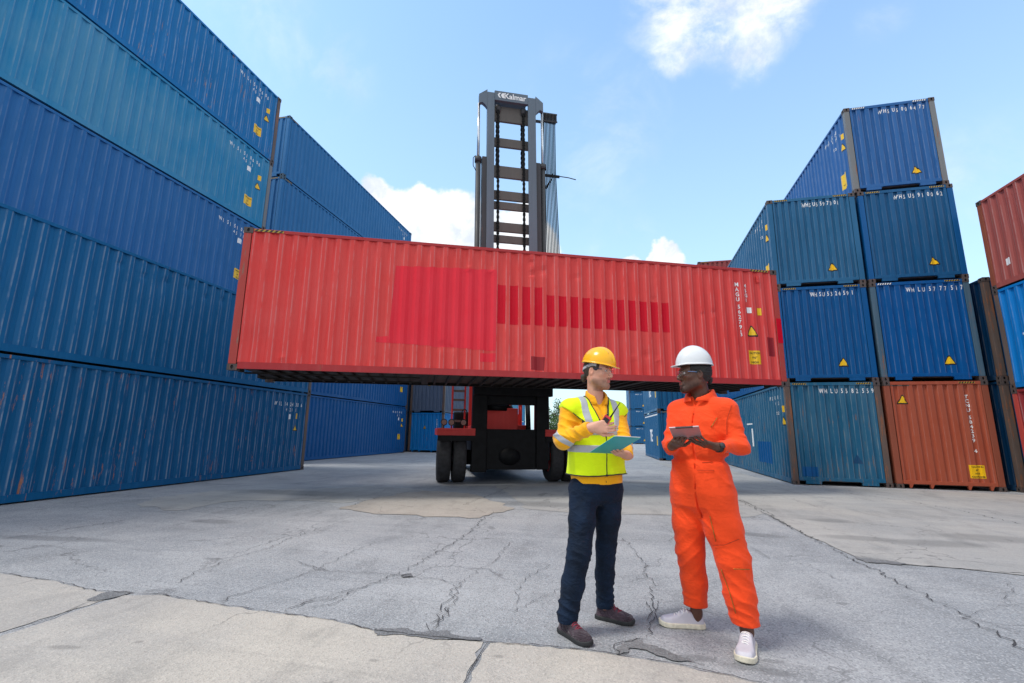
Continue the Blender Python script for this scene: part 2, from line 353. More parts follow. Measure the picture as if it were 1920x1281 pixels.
for px in ([(600, 1128), (640, 1112), (690, 1100)], [(580, 1140), (620, 1136), (650, 1122)], [(812, 1180), (830, 1160), (845, 1140)], [(806, 1186), (800, 1170)], [(265, 1112), (300, 1106), (333, 1107)],
           [(280, 1116), (310, 1113), (330, 1109)], [(750, 1082), (775, 1076), (800, 1085)], [(560, 1058), (620, 1072)], [(1212, 1130), (1224, 1150), (1214, 1165)], [(1235, 1128), (1228, 1150), (1233, 1168)]):
    crack(bmc, px, .008, amp=.012, step=.03)
o = obj('ground_cracks', bmc, CRK); o['kind'] = 'structure'
def blotch(px, amp=.016, step=.022, z=.0082):
    pts = jag(jag([bproj(*p) for p in px], amp*1.5, .07, True), amp*.55, step, True); f = bmp.faces.new([bmp.verts.new((p.x, p.y, z)) for p in pts])
blotch([(702, 1180), (745, 1180), (800, 1186), (838, 1184), (850, 1192), (905, 1199), (900, 1203), (850, 1200), (790, 1198), (760, 1193), (706, 1194)])
blotch([(162, 1127), (190, 1114), (232, 1110), (245, 1113), (215, 1122), (180, 1129)])
blotch([(1160, 1214), (1178, 1203), (1200, 1200), (1207, 1209), (1232, 1214), (1262, 1228), (1295, 1240), (1325, 1249), (1268, 1242), (1238, 1233), (1212, 1221), (1182, 1217), (1177, 1226), (1156, 1229)])
blotch([(1600, 1046), (1640, 1050), (1700, 1058), (1690, 1061), (1630, 1056)])
blotch([(752, 1079), (770, 1076), (775, 1083), (755, 1084)])
bmesh.ops.triangulate(bmp, faces=bmp.faces[:])
o = obj('mortar_patches', bmp, PATCH); o['kind'] = 'structure'
# damp / oily stains, very thin translucent-looking darker concrete
bm = B()
for px, py, s in ((1729, 1182, .02), (1634, 1208, .016), (1531, 1076, .015)):
    p = bproj(px, py); box(bm, p.x-s, p.y-s*.4, .004, p.x+s, p.y+s*.4, .014, bev=.003)
# ---------------------------------------------------------------- container kit
def profile(x0, x1, pitch, fo, fs, depth):
    """corrugation breakpoints: outer flat fo, slope fs, inner flat, slope fs"""
    fi = pitch-fo-2*fs; n = max(1, round((x1-x0)/pitch)); k = (x1-x0)/(n*pitch); xs = [x0]; ds = [0.]
    x = x0
    for i in range(n):
        for w_, d_ in ((fo*k/2, 0), (fs*k, 1), (fi*k, 1), (fs*k, 0), (fo*k/2, 0)):
            x += w_; xs.append(x); ds.append(d_*depth)
    # merge duplicate half flats
    X = [xs[0]]; Dp = [ds[0]]
    for a, b in zip(xs[1:], ds[1:]):
        X.append(a); Dp.append(b)
    return X, Dp
def pf(prof, u): return float(np.interp(u, prof[0], prof[1]))
class Cont:
    def __init__(s, root_, L, H, W=2.438):
        s.r = root_; s.L = L; s.H = H; s.W = W
    def map(s, face, u, v, d):
        if face == 'S0': return (u, d, v)
        if face == 'S1': return (s.L-u, s.W-d, v)
        if face == 'E0': return (d, s.W-u, v)
        return (s.L-d, u, v)
def text_bm(txt, size, cache={}):
    cu = bpy.data.curves.new('t', 'FONT'); cu.body = txt; cu.size = size; cu.offset = size*.020; cu.resolution_u = 2
    o = bpy.data.objects.new('t', cu); COL.objects.link(o); dg = bpy.context.evaluated_depsgraph_get(); dg.update()
    me = bpy.data.meshes.new_from_object(o.evaluated_get(dg)); bm = B(); bm.from_mesh(me)
    bpy.data.objects.remove(o); bpy.data.curves.remove(cu); bpy.data.meshes.remove(me)
    return bm
def uvpoly(bm, pts, mi=0):
    f = bm.faces.new([bm.verts.new((a, b, 0)) for a, b in pts]); f.material_index = mi
def lay(C, face, bm, prof, off, name, mats, parent, dent=None, label=None):
    """lay a flat (u,v) mesh onto the corrugated face, following its folds"""
    us = [v.co.x for v in bm.verts]
    if prof:
        lo, hi = min(us), max(us)
        for x in prof[0]:
            if lo+1e-4 < x < hi-1e-4:
                bmesh.ops.bisect_plane(bm, geom=bm.verts[:]+bm.edges[:]+bm.faces[:], plane_co=(x, 0, 0), plane_no=(1, 0, 0), dist=1e-6)
    bmesh.ops.triangulate(bm, faces=[f for f in bm.faces if len(f.verts) > 4])
    for v in bm.verts:
        u, vv = v.co.x, v.co.y; d = (C.base+pf(prof, u) if prof else C.base) - off - v.co.z
        if dent: d += dent(u, vv)
        v.co = C.map(face, u, vv, d)
    return obj(name, bm, mats, parent, label=label)
SIDE = dict(pitch=.278, fo=.072, fs=.068, depth=.036)
def container(label, loc, rz, Lm, H, pm, group='shipping containers stacked in the yard', rx=0, post=None, cast=None, end_pitch=.25, rows=None, faces=('S0', 'S1', 'E0', 'E1'),
              dents=None, tunnel=True, members=False, side=None, detail=True, endtype=0, railm=None, under=None):
    rt_ = root('shipping_container', label, 'shipping container', loc, (rx, 0, rz), group)
    if rx: rt_.rotation_euler = (0, -rx, rz)
    C = Cont(rt_, Lm, H); C.base = .012; C.prof = {}; W = C.W
    post = post or pm; cast = cast or M['cast']; railm = railm or pm
    for f in ('S0', 'S1', 'E0', 'E1'):
        ln = Lm if f[0] == 'S' else W
        if f[0] == 'S': pr = profile(.165, ln-.165, **(side or SIDE))
        else: pr = profile(.165, ln-.165, end_pitch, end_pitch*.5, .022, .045)
        C.prof[f] = pr
        if f not in faces:
            continue
        zb, zt = (.15, H-.075) if f[0] == 'S' else (.20, H-.10)
        dn = (dents or {}).get(f); nz = rows if (rows and dn) else 1
        vs, fs, at = [], [], []; nx = len(pr[0])
        # edge strips for wear at outer folds: outer-fold vertices carry 1
        for j in range(nz+1):
            v = zb+(zt-zb)*j/nz
            for i in range(nx):
                d = C.base+pr[1][i]
                if dn: d += dn(pr[0][i], v)
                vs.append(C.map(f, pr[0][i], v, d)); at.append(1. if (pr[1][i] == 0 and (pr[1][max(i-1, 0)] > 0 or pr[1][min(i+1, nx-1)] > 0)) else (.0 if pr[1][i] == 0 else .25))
        for j in range(nz):
            for i in range(nx-1): fs.append((j*nx+i, j*nx+i+1, (j+1)*nx+i+1, (j+1)*nx+i))
        o = pyobj('side_panel' if f[0] == 'S' else 'end_panel', vs, fs, pm, rt_, smooth=bool(dn))
        if dn:
            o.data.polygons.foreach_set('use_smooth', [False]*len(o.data.polygons))
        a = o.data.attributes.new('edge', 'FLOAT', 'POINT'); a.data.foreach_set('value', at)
    # roof
    bm = B(); box(bm, .06, .06, H-.05, Lm-.06, W-.06, H-.022); obj('roof', bm, pm, rt_)
    bm = B(); box(bm, .07, .07, .10, Lm-.07, W-.07, .135); obj('floor', bm, M['wood'], rt_)
    c_ = (.178, .162, .118)
    for i, (x, sx) in enumerate(((0, 1), (Lm, -1))):
        for y, sy in ((0, 1), (W, -1)):
            bm = B(); x0, x1 = sorted((x+sx*.006, x+sx*.150)); y0, y1 = sorted((y+sy*.006, y+sy*.150))
            # L-shaped post: outer skin + inner lip
            box(bm, x0, y0, c_[2], x1, y1, H-c_[2], bev=.012); obj('corner_post', bm, post, rt_)
            for zz, sz in ((0, 1), (H, -1)):
                bm = B(); X0, X1 = sorted((x, x+sx*c_[0])); Y0, Y1 = sorted((y, y+sy*c_[1])); Z0, Z1 = sorted((zz, zz+sz*c_[2]))
                if detail:
                    V8 = {}
                    def hole(P, ax, a0, a1, z0, z1, inw):
                        cx, cz = (a0+a1)/2, (z0+z1)/2; n = 12; hw, hh = .026, .040
                        ring = []; rin = []; sq = []
                        for k in range(n):
                            t = 2*math.pi*k/n+math.pi/n*0; ca, sa = math.cos(t), math.sin(t)
                            q = [0, 0, 0]; q[ax] = cx+hw*ca; q[1-ax] = P; q[2] = cz+hh*sa; ring.append(bm.verts.new(q))
                            q2 = list(q); q2[1-ax] = P+inw*.03; rin.append(bm.verts.new(q2))
                            mx = max(abs(ca), abs(sa)); q3 = [0, 0, 0]; q3[ax] = cx+(a1-a0)/2*ca/mx; q3[1-ax] = P; q3[2] = cz+(z1-z0)/2*sa/mx; sq.append(bm.verts.new(q3))
                        # square corners need exact vertices
                        for k in range(n):
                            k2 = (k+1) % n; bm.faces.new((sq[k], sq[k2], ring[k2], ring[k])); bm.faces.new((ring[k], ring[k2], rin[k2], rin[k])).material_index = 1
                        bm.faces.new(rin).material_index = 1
                        for a_, b_ in ((a0, z0), (a1, z0), (a1, z1), (a0, z1)):
                            q = [0, 0, 0]; q[ax] = a_; q[1-ax] = P; q[2] = b_
                            vc = bm.verts.new(q); ss = sorted(sq, key=lambda s_: (s_.co-vc.co).length)[:2]
                            if (ss[0].co-vc.co).length > 1e-4: bm.faces.new((vc, ss[0], ss[1]))
                    Px = x; Py = y
                    hole(Px, 1, Y0, Y1, Z0, Z1, sx); hole(Py, 0, X0, X1, Z0, Z1, sy)
                    Xo = X1 if sx > 0 else X0; Yo = Y1 if sy > 0 else Y0
                    def q4(*p): bm.faces.new([bm.verts.new(a) for a in p])
                    q4((X0, Y0, Z1), (X1, Y0, Z1), (X1, Y1, Z1), (X0, Y1, Z1)); q4((X0, Y0, Z0), (X1, Y0, Z0), (X1, Y1, Z0), (X0, Y1, Z0))
                    q4((Xo, Y0, Z0), (Xo, Y1, Z0), (Xo, Y1, Z1), (Xo, Y0, Z1)); q4((X0, Yo, Z0), (X1, Yo, Z0), (X1, Yo, Z1), (X0, Yo, Z1))
                    obj('corner_casting', bm, [cast, M['blk']], rt_)
                else:
                    box(bm, X0, Y0, Z0, X1, Y1, Z1); obj('corner_casting', bm, cast, rt_)
    for y0, y1 in ((.004, .066), (W-.066, W-.004)):
        bm = B(); box(bm, .178, y0, H-.085, Lm-.178, y1, H-.018, bev=.006); obj('top_rail', bm, railm, rt_)
    for y, s_ in ((0, 1), (W, -1)):
        bm = B()
        for a, b, z0, z1 in ((.002, .010, .030, .160), (.0105, .055, .150, .1575), (.0105, .07, .0325, .040)):
            ya, yb = sorted((y+s_*a, y+s_*b)); box(bm, .178, ya, z0, Lm-.178, yb, z1)
        obj('bottom_rail', bm, (under if (under and s_ < 0) else railm), rt_)
    for x, s_, nm in ((0, 1, 'E0'), (Lm, -1, 'E1')):
        xa, xb = sorted((x+s_*.004, x+s_*.06)); bm = B(); box(bm, xa, .162, H-.10, xb, W-.162, H-.012, bev=.005); obj('end_header', bm, railm, rt_)
        bm = B(); xa, xb = sorted((x+s_*.003, x+s_*.07)); box(bm, xa, .162, .125, xb, W-.162, .215, bev=.005)
        if tunnel:
            for a, b in ((.33, .72), (W-.72, W-.33)): box(bm, xa, a, .035, xb, b, .1245)
            box(bm, xa, .722, .112, xb, .76, .1245); box(bm, xa, W-.76, .112, xb, W-.722, .1245)
        else:
            for a in (.30, .78, 1.62, 2.10):
                vv = [bm.verts.new((q, a+dy, z)) for q in (xa, xb) for dy, z in ((-.05, .124), (.05, .124), (.03, .02), (-.0, .02))]
                for f in ((0, 1, 2, 3), (7, 6, 5, 4), (0, 1, 5, 4), (1, 2, 6, 5), (2, 3, 7, 6), (3, 0, 4, 7)): bm.faces.new([vv[i] for i in f])
        obj('end_sill', bm, under or railm, rt_)
    return C
def posd(C, face, u, v, s, w_=None):  # u from left edge of that face, v height
    return u, v
def txt(C, face, t, u, v, size, vert=False, off=.004, right=False, mat=None, sp=1.0, dent=None):
    """lettering; vert = one character under another; sp = extra letter spacing"""
    bm = B(); x = 0.; y = 0.
    for i, ch in enumerate(t):
        if ch == ' ':
            if vert: y -= size*.75
            else: x += size*.55*sp
            continue
        b = text_bm(ch, size)
        if not b.verts: b.free(); continue
        xs = [q.co.x for q in b.verts]; mn, mx = min(xs), max(xs)
        dx = (x-mn) if not vert else (-(mn+mx)/2)
        for q in b.verts: q.co.x += dx; q.co.y += y
        me = bpy.data.meshes.new('x'); b.to_mesh(me); b.free(); bm.from_mesh(me); bpy.data.meshes.remove(me)
        if vert: y -= size*.98*sp
        else: x += (mx-mn)+size*.16*sp
    if right:
        for q in bm.verts: q.co.x -= x
    for q in bm.verts: q.co.x += u; q.co.y += v
    return lay(C, face, bm, C.prof[face], off, 'lettering', mat or M['white'], C.r, dent)
def flats(C, face):
    X_, D_ = C.prof[face]; o = []; i = 0
    while i < len(X_)-1:
        if abs(D_[i]-D_[i+1]) < 1e-6:
            a = i
            while i < len(X_)-1 and abs(D_[a]-D_[i+1]) < 1e-6: i += 1
            if X_[i]-X_[a] > .05: o.append((X_[a]+X_[i])/2)
        else: i += 1
    return o
def rowtxt(C, face, t, u0, v, size, cond=.66, dent=None, every=1):
    """stencilled code, one character to each flat of the corrugation, starting at the flat nearest u0"""
    fl = sorted(set(round(q, 4) for q in flats(C, face))); m = []
    for q in fl:
        if not m or q-m[-1] > .05: m.append(q)
    k = min(range(len(m)), key=lambda i: abs(m[i]-u0)); bm = B()
    for ch in t:
        if k >= len(m): break
        if ch != ' ':
            b = text_bm(ch, size); xs = [q.co.x for q in b.verts]; mn, mx = min(xs), max(xs)
            for q in b.verts: q.co.x = m[k]+(q.co.x-(mn+mx)/2)*cond; q.co.y += v
            me = bpy.data.meshes.new('x'); b.to_mesh(me); b.free(); bm.from_mesh(me); bpy.data.meshes.remove(me)
        k += every
    return lay(C, face, bm, C.prof[face], .004, 'lettering', M['white'], C.r, dent)
def tri(C, face, u, v, s, dent=None, bend=0):
    bm = B(); uvpoly(bm, [(u-s*.58, v-s*.02), (u-s*.5, v-s*.09), (u+s*.5, v-s*.09), (u+s*.58, v-s*.02), (u+s*.06, v+s), (u-s*.06, v+s)], 1)
    k = .88; b0 = len(bm.faces)
    vs = [bm.verts.new((u+a*k*s, v+s*.05+b*k*s, .0015)) for a, b in ((-.5, 0), (.5, 0), (.04, .92), (-.04, .92))]; bm.faces.new(vs)
    return lay(C, face, bm, C.prof[face], .003, 'warning_sticker', [M['yel'], M['blk']], C.r, dent)
def rect(C, face, u0, v0, u1, v1, mat, name, off=.003, dent=None, label=None):
    bm = B(); uvpoly(bm, [(u0, v0), (u1, v0), (u1, v1), (u0, v1)]); return lay(C, face, bm, C.prof[face], off, name, mat, C.r, dent, label)
def caution(C, face, u0, v0, u1, v1, lines, dent=None, size=.062):
    o = rect(C, face, u0, v0, u1, v1, M['yel'], 'caution_label', .003, dent)
    n = len(lines)
    for i, t in enumerate(lines):
        b = text_bm(t, size)
        if not b.verts: continue
        xs = [q.co.x for q in b.verts]; wd = max(xs)-min(xs); k = min(1, (u1-u0)*.9/max(wd, .01))
        for q in b.verts: q.co.x = u0+(u1-u0)/2+(q.co.x-(min(xs)+max(xs))/2)*k; q.co.y += v1-(i+.78)*(v1-v0)/n
        l = lay(C, face, b, C.prof[face], .0055, 'lettering', M['blk'], C.r, dent); l.parent = o
def hazard(C, face, u0, wd=.36, dark=False):
    H = C.H; bm = B(); uvpoly(bm, [(u0, H-.075), (u0+wd, H-.075), (u0+wd, H-.028), (u0, H-.028)])
    k = 6
    for i in range(k):
        a = u0+wd*i/k; vs = [bm.verts.new((a+dx, z, .0015)) for dx, z in ((0, H-.075), (wd/k*.5, H-.075), (wd/k*.95, H-.028), (wd/k*.45, H-.028))]; bm.faces.new(vs).material_index = 1
    b_ = C.base; C.base = .0015
    lay(C, face, bm, None, 0.0, 'hazard_stripe', [M['hz'] if not dark else M['blk'], M['blk'] if not dark else M['white']], C.r); C.base = b_
def wavy(seed, amp, k=4):
    rs = random.Random(seed); q = [(rs.uniform(.6, 2.2), rs.uniform(1.0, 3.2), rs.uniform(0, 6.28), rs.uniform(0, 6.28)) for _ in range(k)]
    return lambda u, v: amp*sum(math.sin(a*u+p)*math.sin(b*v+r) for a, b, p, r in q)/k*2
def dentf(base, pits):
    def f(u, v):
        d = base(u, v)
        for pu, pv, r, a in pits:
            t = ((u-pu)**2+(v-pv)**2)/(r*r)
            if t < 6: d += a*math.exp(-t)
        return d
    return f
# ---------------------------------------------------------------- containers
Hh = 2.896
# paints (linear base colours of the paint itself)
P = {
 'L1': paint('faded_navy_blue_paint', (.003, .092, .235), 21, rust=.6, wear=1.0, streak=.9, fade=.2, rustcol=(.22, .10, .07)),
 'L2': paint('blue_paint_dull', (.003, .105, .265), 22, rust=.2, wear=.8, streak=.8, fade=.2),
 'L3': paint('violet_blue_paint', (.020, .128, .335), 23, rust=.05, wear=.35, streak=.6, fade=.15),
 'L4': paint('pale_chalky_blue_paint', (.012, .205, .41), 24, rust=.12, wear=.5, streak=.9, fade=.6, light=(.09, .28, .44)),
 'L5': paint('scraped_blue_paint', (.005, .142, .36), 25, rust=.55, wear=1., streak=.9, fade=.3, rustcol=(.22, .13, .09)),
 'B': paint('clean_blue_paint', (.020, .14, .335), 26, rust=.03, wear=.2, streak=.35),
 'B1': paint('deep_blue_paint', (.002, .08, .26), 27, rust=.05, wear=.3, streak=.35),
 'C1': paint('bright_blue_paint', (.004, .17, .47), 28, rust=.45, wear=.5, streak=.5),
 'C2': paint('slate_blue_paint', (.075, .105, .165), 29, rust=.2, wear=.5),
 'D1': paint('rusting_teal_blue_paint', (.005, .098, .20), 31, rust=.55, wear=.6, streak=.9, low=1.5, fade=.3, rustcol=(.12, .08, .065), light=(.10, .21, .29)),
 'D2': paint('royal_blue_paint', (.002, .080, .245), 32, rust=.08, wear=.4, streak=.7),
 'D3': paint('steel_blue_paint', (.016, .105, .22), 33, rust=.08, wear=.4, streak=.8, fade=.4),
 'E1': paint('brick_orange_paint', (.36, .080, .042), 34, rust=.15, wear=.3, streak=.5, rustcol=(.13, .05, .03), light=(.48, .16, .10)),
 'E2': paint('strong_blue_paint', (.002, .082, .27), 35, rust=.2, wear=.5, streak=.5),
 'E3': paint('stained_blue_paint', (.008, .083, .205), 36, rust=.06, wear=.3, streak=1., fade=.3),
 'E4': paint('violet_tinted_blue_paint', (.022, .108, .30), 37, rust=.2, wear=.6, streak=.7),
 'F': paint('dark_blue_paint', (.004, .055, .15), 38, rust=.4, wear=.7, streak=.6, light=(.10, .15, .19)),
 'G1': paint('maroon_red_paint', (.24, .03, .035), 39, rust=.3, wear=.7),
 'G2': paint('vivid_sky_blue_paint', (.004, .17, .50), 40, rust=.15, wear=.5, streak=.4),
 'G3': paint('faded_oxide_red_paint', (.32, .075, .065), 41, rust=.3, wear=.6, light=(.45, .17, .15)),
 'H': paint('dull_red_paint', (.28, .055, .055), 42, rust=.1),
 'I': paint('mid_blue_paint', (.010, .105, .24), 43, rust=.1, wear=.3, streak=.7),
 'J': paint('plain_blue_paint', (.012, .10, .24), 44, rust=.05),
 'Rrail': paint('grimy_red_rail_paint', (.40, .036, .040), 51, rust=.35, wear=.5, light=(.48, .09, .09)),
 'R': paint('bright_red_faded_paint', (.68, .056, .052), 50, rust=.03, wear=.55, streak=.6, fade=.3, light=(.70, .125, .115), rustcol=(.16, .09, .08)),
}
POST = {'br': paint('rusty_post_steel', (.115, .085, .075), 60, rust=1., wear=.6, light=(.22, .19, .17)),
        'gy': paint('grey_worn_post_steel', (.165, .18, .19), 61, rust=.7, wear=.7, light=(.28, .29, .29)),
        'bl': paint('blue_worn_post', (.055, .115, .17), 62, rust=.7, wear=.7, light=(.18, .22, .25)),
        'or': paint('orange_worn_post', (.26, .075, .045), 63, rust=.7, wear=.6),
        'rd': paint('red_worn_post', (.42, .062, .052), 64, rust=.75, wear=.9, rustcol=(.17, .09, .07))}
BCAST = paint('blue_casting', (.05, .09, .13), 65, rust=.5)
def idblock(C, face, t, sub, size=.11, dent=None, u=None, v=None, caut=True, lines=('CAUTION', "9'6\"", 'HIGH'), tri_v=None):
    L = C.L if face[0] == 'S' else C.W; H = C.H; r = L-.55
    rowtxt(C, face, t+'510600', r-1.25, H-.44, .17, dent=dent)
    rowtxt(C, face, sub, r-.69, H-.62, .15, dent=dent)
    rect(C, face, r-.52, H-.86, r-.34, H-.70, M['white'], 'number_plate', dent=dent)
    rect(C, face, r-.02, H-.93, r+.10, H-.75, M['yel'], 'warning_sticker', dent=dent)
    tri(C, face, r, H-1.25, .22, dent)
    if caut: caution(C, face, r-.50, H-2.02, r-.18, H-1.70, lines, dent)
# left row: long sides face the lane
def left(lab, X, Yfar, z, H, pm, yaw, **k):
    L = 12.192; rz = math.pi/2+yaw
    return container(lab, (X+L*math.sin(yaw), Yfar-L*math.cos(yaw), z), rz, L, H, pm, **k)
G_L = 'blue shipping containers stacked along the left side'
d1 = dentf(wavy(1, .006), [(7.2, 1.3, .25, .02), (9.6, 1.2, .2, .015), (5.5, .9, .3, .02)])
c = left('dark blue container with rust streaks on the ground, lowest of the left stack', -10.268, 14.592, 0, 2.56, P['L1'], .0113, group=G_L, post=POST['br'], rows=18, dents={'S0': d1}, railm=P['L1'])
rowtxt(c, 'S0', 'WILI424306', 10.46, 2.08, .17, dent=d1); rowtxt(c, 'S0', '4211', 11.02, 1.91, .15, dent=d1)
rect(c, 'S0', 11.16, 1.66, 11.30, 1.82, M['white'], 'number_plate', dent=d1); rect(c, 'S0', 11.52, 1.68, 11.63, 1.86, M['yel'], 'warning_sticker', dent=d1); tri(c, 'S0', 11.55, 1.30, .22, d1)
pits = [(k*.556+.165+.0, 2.15+.04*math.sin(k*2.3), .085, .03) for k in range(9, 17)]+[(6.2, 2.05, .2, .02), (8.8, 1.9, .1, .02), (9.4, 2.2, .1, -.015)]
d2 = dentf(wavy(2, .009), pits)
c = left('dull blue container with dented upper ribs, second from the ground on the left', -10.268, 14.6, 2.562, 2.549, P['L2'], .0113, group=G_L, post=POST['br'], rows=36, dents={'S0': d2})
d3 = wavy(3, .008)
c = left('violet blue container lettered WISI, third from the ground on the left', -11.518, 13.0, 5.113, 2.913, P['L3'], -.008, group=G_L, post=POST['gy'], rows=14, dents={'S0': d3})
idblock(c, 'S0', 'WISI', '4511', dent=d3)
d4 = wavy(4, .009)
c = left('pale chalky blue container, fourth from the ground on the left', -11.518, 13.005, 8.028, 2.545, P['L4'], -.008, group=G_L, post=POST['gy'], rows=14, dents={'S0': d4})
idblock(c, 'S0', 'WISI', '4511', dent=d4)
d5 = dentf(wavy(5, .008), [(8.2, 1.7, .3, .02), (9.0, 1.0, .2, .015)])
c = left('scraped blue container with rust marks, topmost of the left stack', -11.518, 13.02, 10.575, 2.59, P['L5'], -.008, group=G_L, post=POST['br'], rows=14, dents={'S0': d5})
idblock(c, 'S0', 'WILI', '4511', dent=d5)
# second left stack
G_B = 'blue containers of the second stack on the left'
zb = [0, 2.843, 5.746, 8.649, 11.552, 14.351]
nmB = ['deep blue container on the ground in the second left stack', 'deep blue container second from the ground in the second left stack', 'clean blue container in the middle of the second left stack, behind the red one',
       'clean blue container just under the top of the second left stack', 'clean blue container on top of the second left stack']
for i in range(5):
    yf = (15.98 if i < 2 else 15.69 if i < 3 else 15.21)+12.192
    c = left(nmB[i], -12.829, yf, zb[i], zb[i+1]-zb[i]-.006, P['B1'] if i < 2 else P['B'], -.0095, group=G_B, post=P['B1'] if i < 2 else P['B'], cast=BCAST if i > 1 else None)
    idblock(c, 'S0', 'WSLU', '4511')
    if i > 1:
        rowtxt(c, 'E0', 'WSLU518', 1.0, c.H-.36, .18); hazard(c, 'S0', .2); hazard(c, 'E0', 1.85)
# end wall of containers at the back of the lane
def right(lab, X, Y, z, H, pm, yaw, L=12.192, **k):
    W = 2.438
    return container(lab, (X+W*math.cos(yaw), Y+W*math.sin(yaw), z), math.pi/2+yaw, L, H, pm, **k)
G_C = 'containers standing at the back left behind the handler'
for r_ in range(2):
    for i in range(2):
        lab = [['bright blue container on the ground at the back, left of the handler wheels', 'slate blue container on the bright blue one at the back'],
               ['bright blue container on the ground in the farthest row behind the handler', 'pale blue container in the farthest row behind the handler']][r_][i]
        c = right(lab, -13.03+.036*12.3*r_, 29.09+12.35*r_, 2.53*i, 2.525, P['C1'] if i == 0 else (P['C2'] if r_ == 0 else P['L4']), -.0356, group=G_C, post=POST['br'], side=dict(SIDE), tunnel=bool(i))
        if r_ == 0: tri(c, 'E0', 1.12 if i == 0 else 1.3, 1.5 if i == 0 else 1.75, .2)
        if r_ == 0 and i == 0: txt(c, 'E0', 'TCNU583', 1.95, 2.0, .13, vert=True)
for i, lab in enumerate(('dark container end on the ground in the gap beside the bright blue one', 'dark container end in the gap beside the slate blue one')):
    c = right(lab, -15.62, 29.0, 2.53*i, 2.525, P['F'], -.0356, group=G_C, post=POST['br'])
# right stack
G_D = 'containers of the two columns on the right'
ys = -.0311
def DX(x): return 15.1006+(x-4.99)*math.tan(ys)
def endtxt(c, t, u=1.0, size=.20, v=None): rowtxt(c, 'E0', t, min(u, .98), c.H-.32, .18, .6)
Z = [0, Hh, 2*Hh, 3*Hh]
c = right('teal blue container with rust patches on the ground, lowest of the inner right column', 4.99, DX(4.99), 0, Hh, P['D1'], ys, group=G_D, post=POST['br'], railm=P['D1'])
endtxt(c, 'WHLU5582559'); hazard(c, 'E0', .22); hazard(c, 'E0', 1.86)
idb = dict(lines=('CAUTION', "9'6\"", 'HIGH'))
def leftside(c, t='WHSU508', sub='45G1'):  # side facing the lane: S1, read from far to near
    L = c.L; rowtxt(c, 'S1', t, L-1.55, c.H-.44, .17); rowtxt(c, 'S1', sub, L-.98, c.H-.62, .15)
    txt(c, 'S1', '22', L-1.0, c.H-.9, .12); rect(c, 'S1', L-.42, c.H-.85, L-.30, c.H-.66, M['yel'], 'warning_sticker'); tri(c, 'S1', L-.40, c.H-1.22, .24)
leftside(c, 'WHLU0085')
rect(c, 'S1', 12.192-4.9, 1.75, 12.192-4.2, 1.80, M['white'], 'painted_mark'); rect(c, 'S1', 12.192-4.26, .95, 12.192-4.2, 1.6, M['white'], 'painted_mark')
rect(c, 'E0', .28, .24, .66, .50, P['D2'], 'paint_patch'); rect(c, 'S1', 12.192-3.6, .45, 12.192-2.0, 1.15, P['D2'], 'paint_patch')
bmt = B(); uvpoly(bmt, [(1.55, .62), (1.80, .62), (1.67, .86)]); lay(c, 'E0', bmt, c.prof['E0'], .003, 'painted_mark', P['F'], c.r)
c = right('royal blue container numbered WHSU5324591, second from the ground in the inner right column', 4.985, DX(4.985), Z[1], Hh, P['D2'], ys, group=G_D, post=P['D2'], end_pitch=.215)
endtxt(c, 'WHSU5324591'); hazard(c, 'E0', .22); hazard(c, 'E0', 1.86); tri(c, 'E0', 1.62, .46, .24); leftside(c)
c = right('steel blue container numbered WHSU5597301, topmost of the inner right column', 5.0, DX(5.0), Z[2], Hh, P['D3'], ys, group=G_D, post=P['D3'], end_pitch=.20)
endtxt(c, 'WHSU5597301', 1.1); hazard(c, 'E0', .22); hazard(c, 'E0', 1.86); tri(c, 'E0', 1.62, .46, .24); leftside(c); caution(c, 'S1', 12.192-.75, .55, 12.192-.40, .95, ("9'6\"",))
dE = wavy(8, .004)
c = right('brick orange container numbered TCNU5842394, on the ground in the outer right column', 7.514, DX(7.514), 0, Hh, P['E1'], ys, group=G_D, post=POST['or'], end_pitch=.225, tunnel=False)
txt(c, 'E0', 'TCNU', 1.92, 2.42, .13, vert=True, sp=.95); txt(c, 'E0', '584239', 1.93, 1.86, .13, vert=True, sp=.95); txt(c, 'E0', '4', 1.93, .98, .13, vert=True)
tri(c, 'E0', .42, 2.28, .24); caution(c, 'E0', 1.72, .32, 2.04, .66, ('CAUTION', "9'6\"", 'HIGE', 'CONTAINER'), size=.058); hazard(c, 'E0', 1.78)
rect(c, 'E0', .19, Hh-.135, .62, Hh-.103, POST['br'], 'rust_patch')
c = right('strong blue container numbered WHLU5777517, second from the ground in the outer right column', 7.505, DX(7.505), Z[1], Hh, P['E2'], ys, group=G_D, post=POST['bl'], end_pitch=.265)
endtxt(c, 'WHLU5777517', 1.05); hazard(c, 'E0', .20, dark=True); hazard(c, 'E0', 1.86); tri(c, 'E0', 1.68, .46, .24)
c = right('stained blue container numbered WHSU5910062, third from the ground in the outer right column', 7.52, DX(7.52), Z[2], Hh, P['E3'], ys, group=G_D, post=P['D2'], end_pitch=.235)
endtxt(c, 'WHSU5910062', 1.05); hazard(c, 'E0', .22); hazard(c, 'E0', 1.86); tri(c, 'E0', 1.68, .46, .24)
c = right('violet tinted blue container numbered WHSU5006477, alone on top of the outer right column', 7.46, 15.106+(7.46-4.99)*math.tan(ys), Z[3], Hh, P['E4'], ys, group=G_D, post=POST['gy'], end_pitch=.235)
endtxt(c, 'WHSU5006477', 1.0); hazard(c, 'E0', .22, dark=True); hazard(c, 'E0', 1.86, dark=True); tri(c, 'E0', 1.68, .46, .24); leftside(c); caution(c, 'S1', 12.192-.80, .45, 12.192-.42, .95, ("9'6\"",))
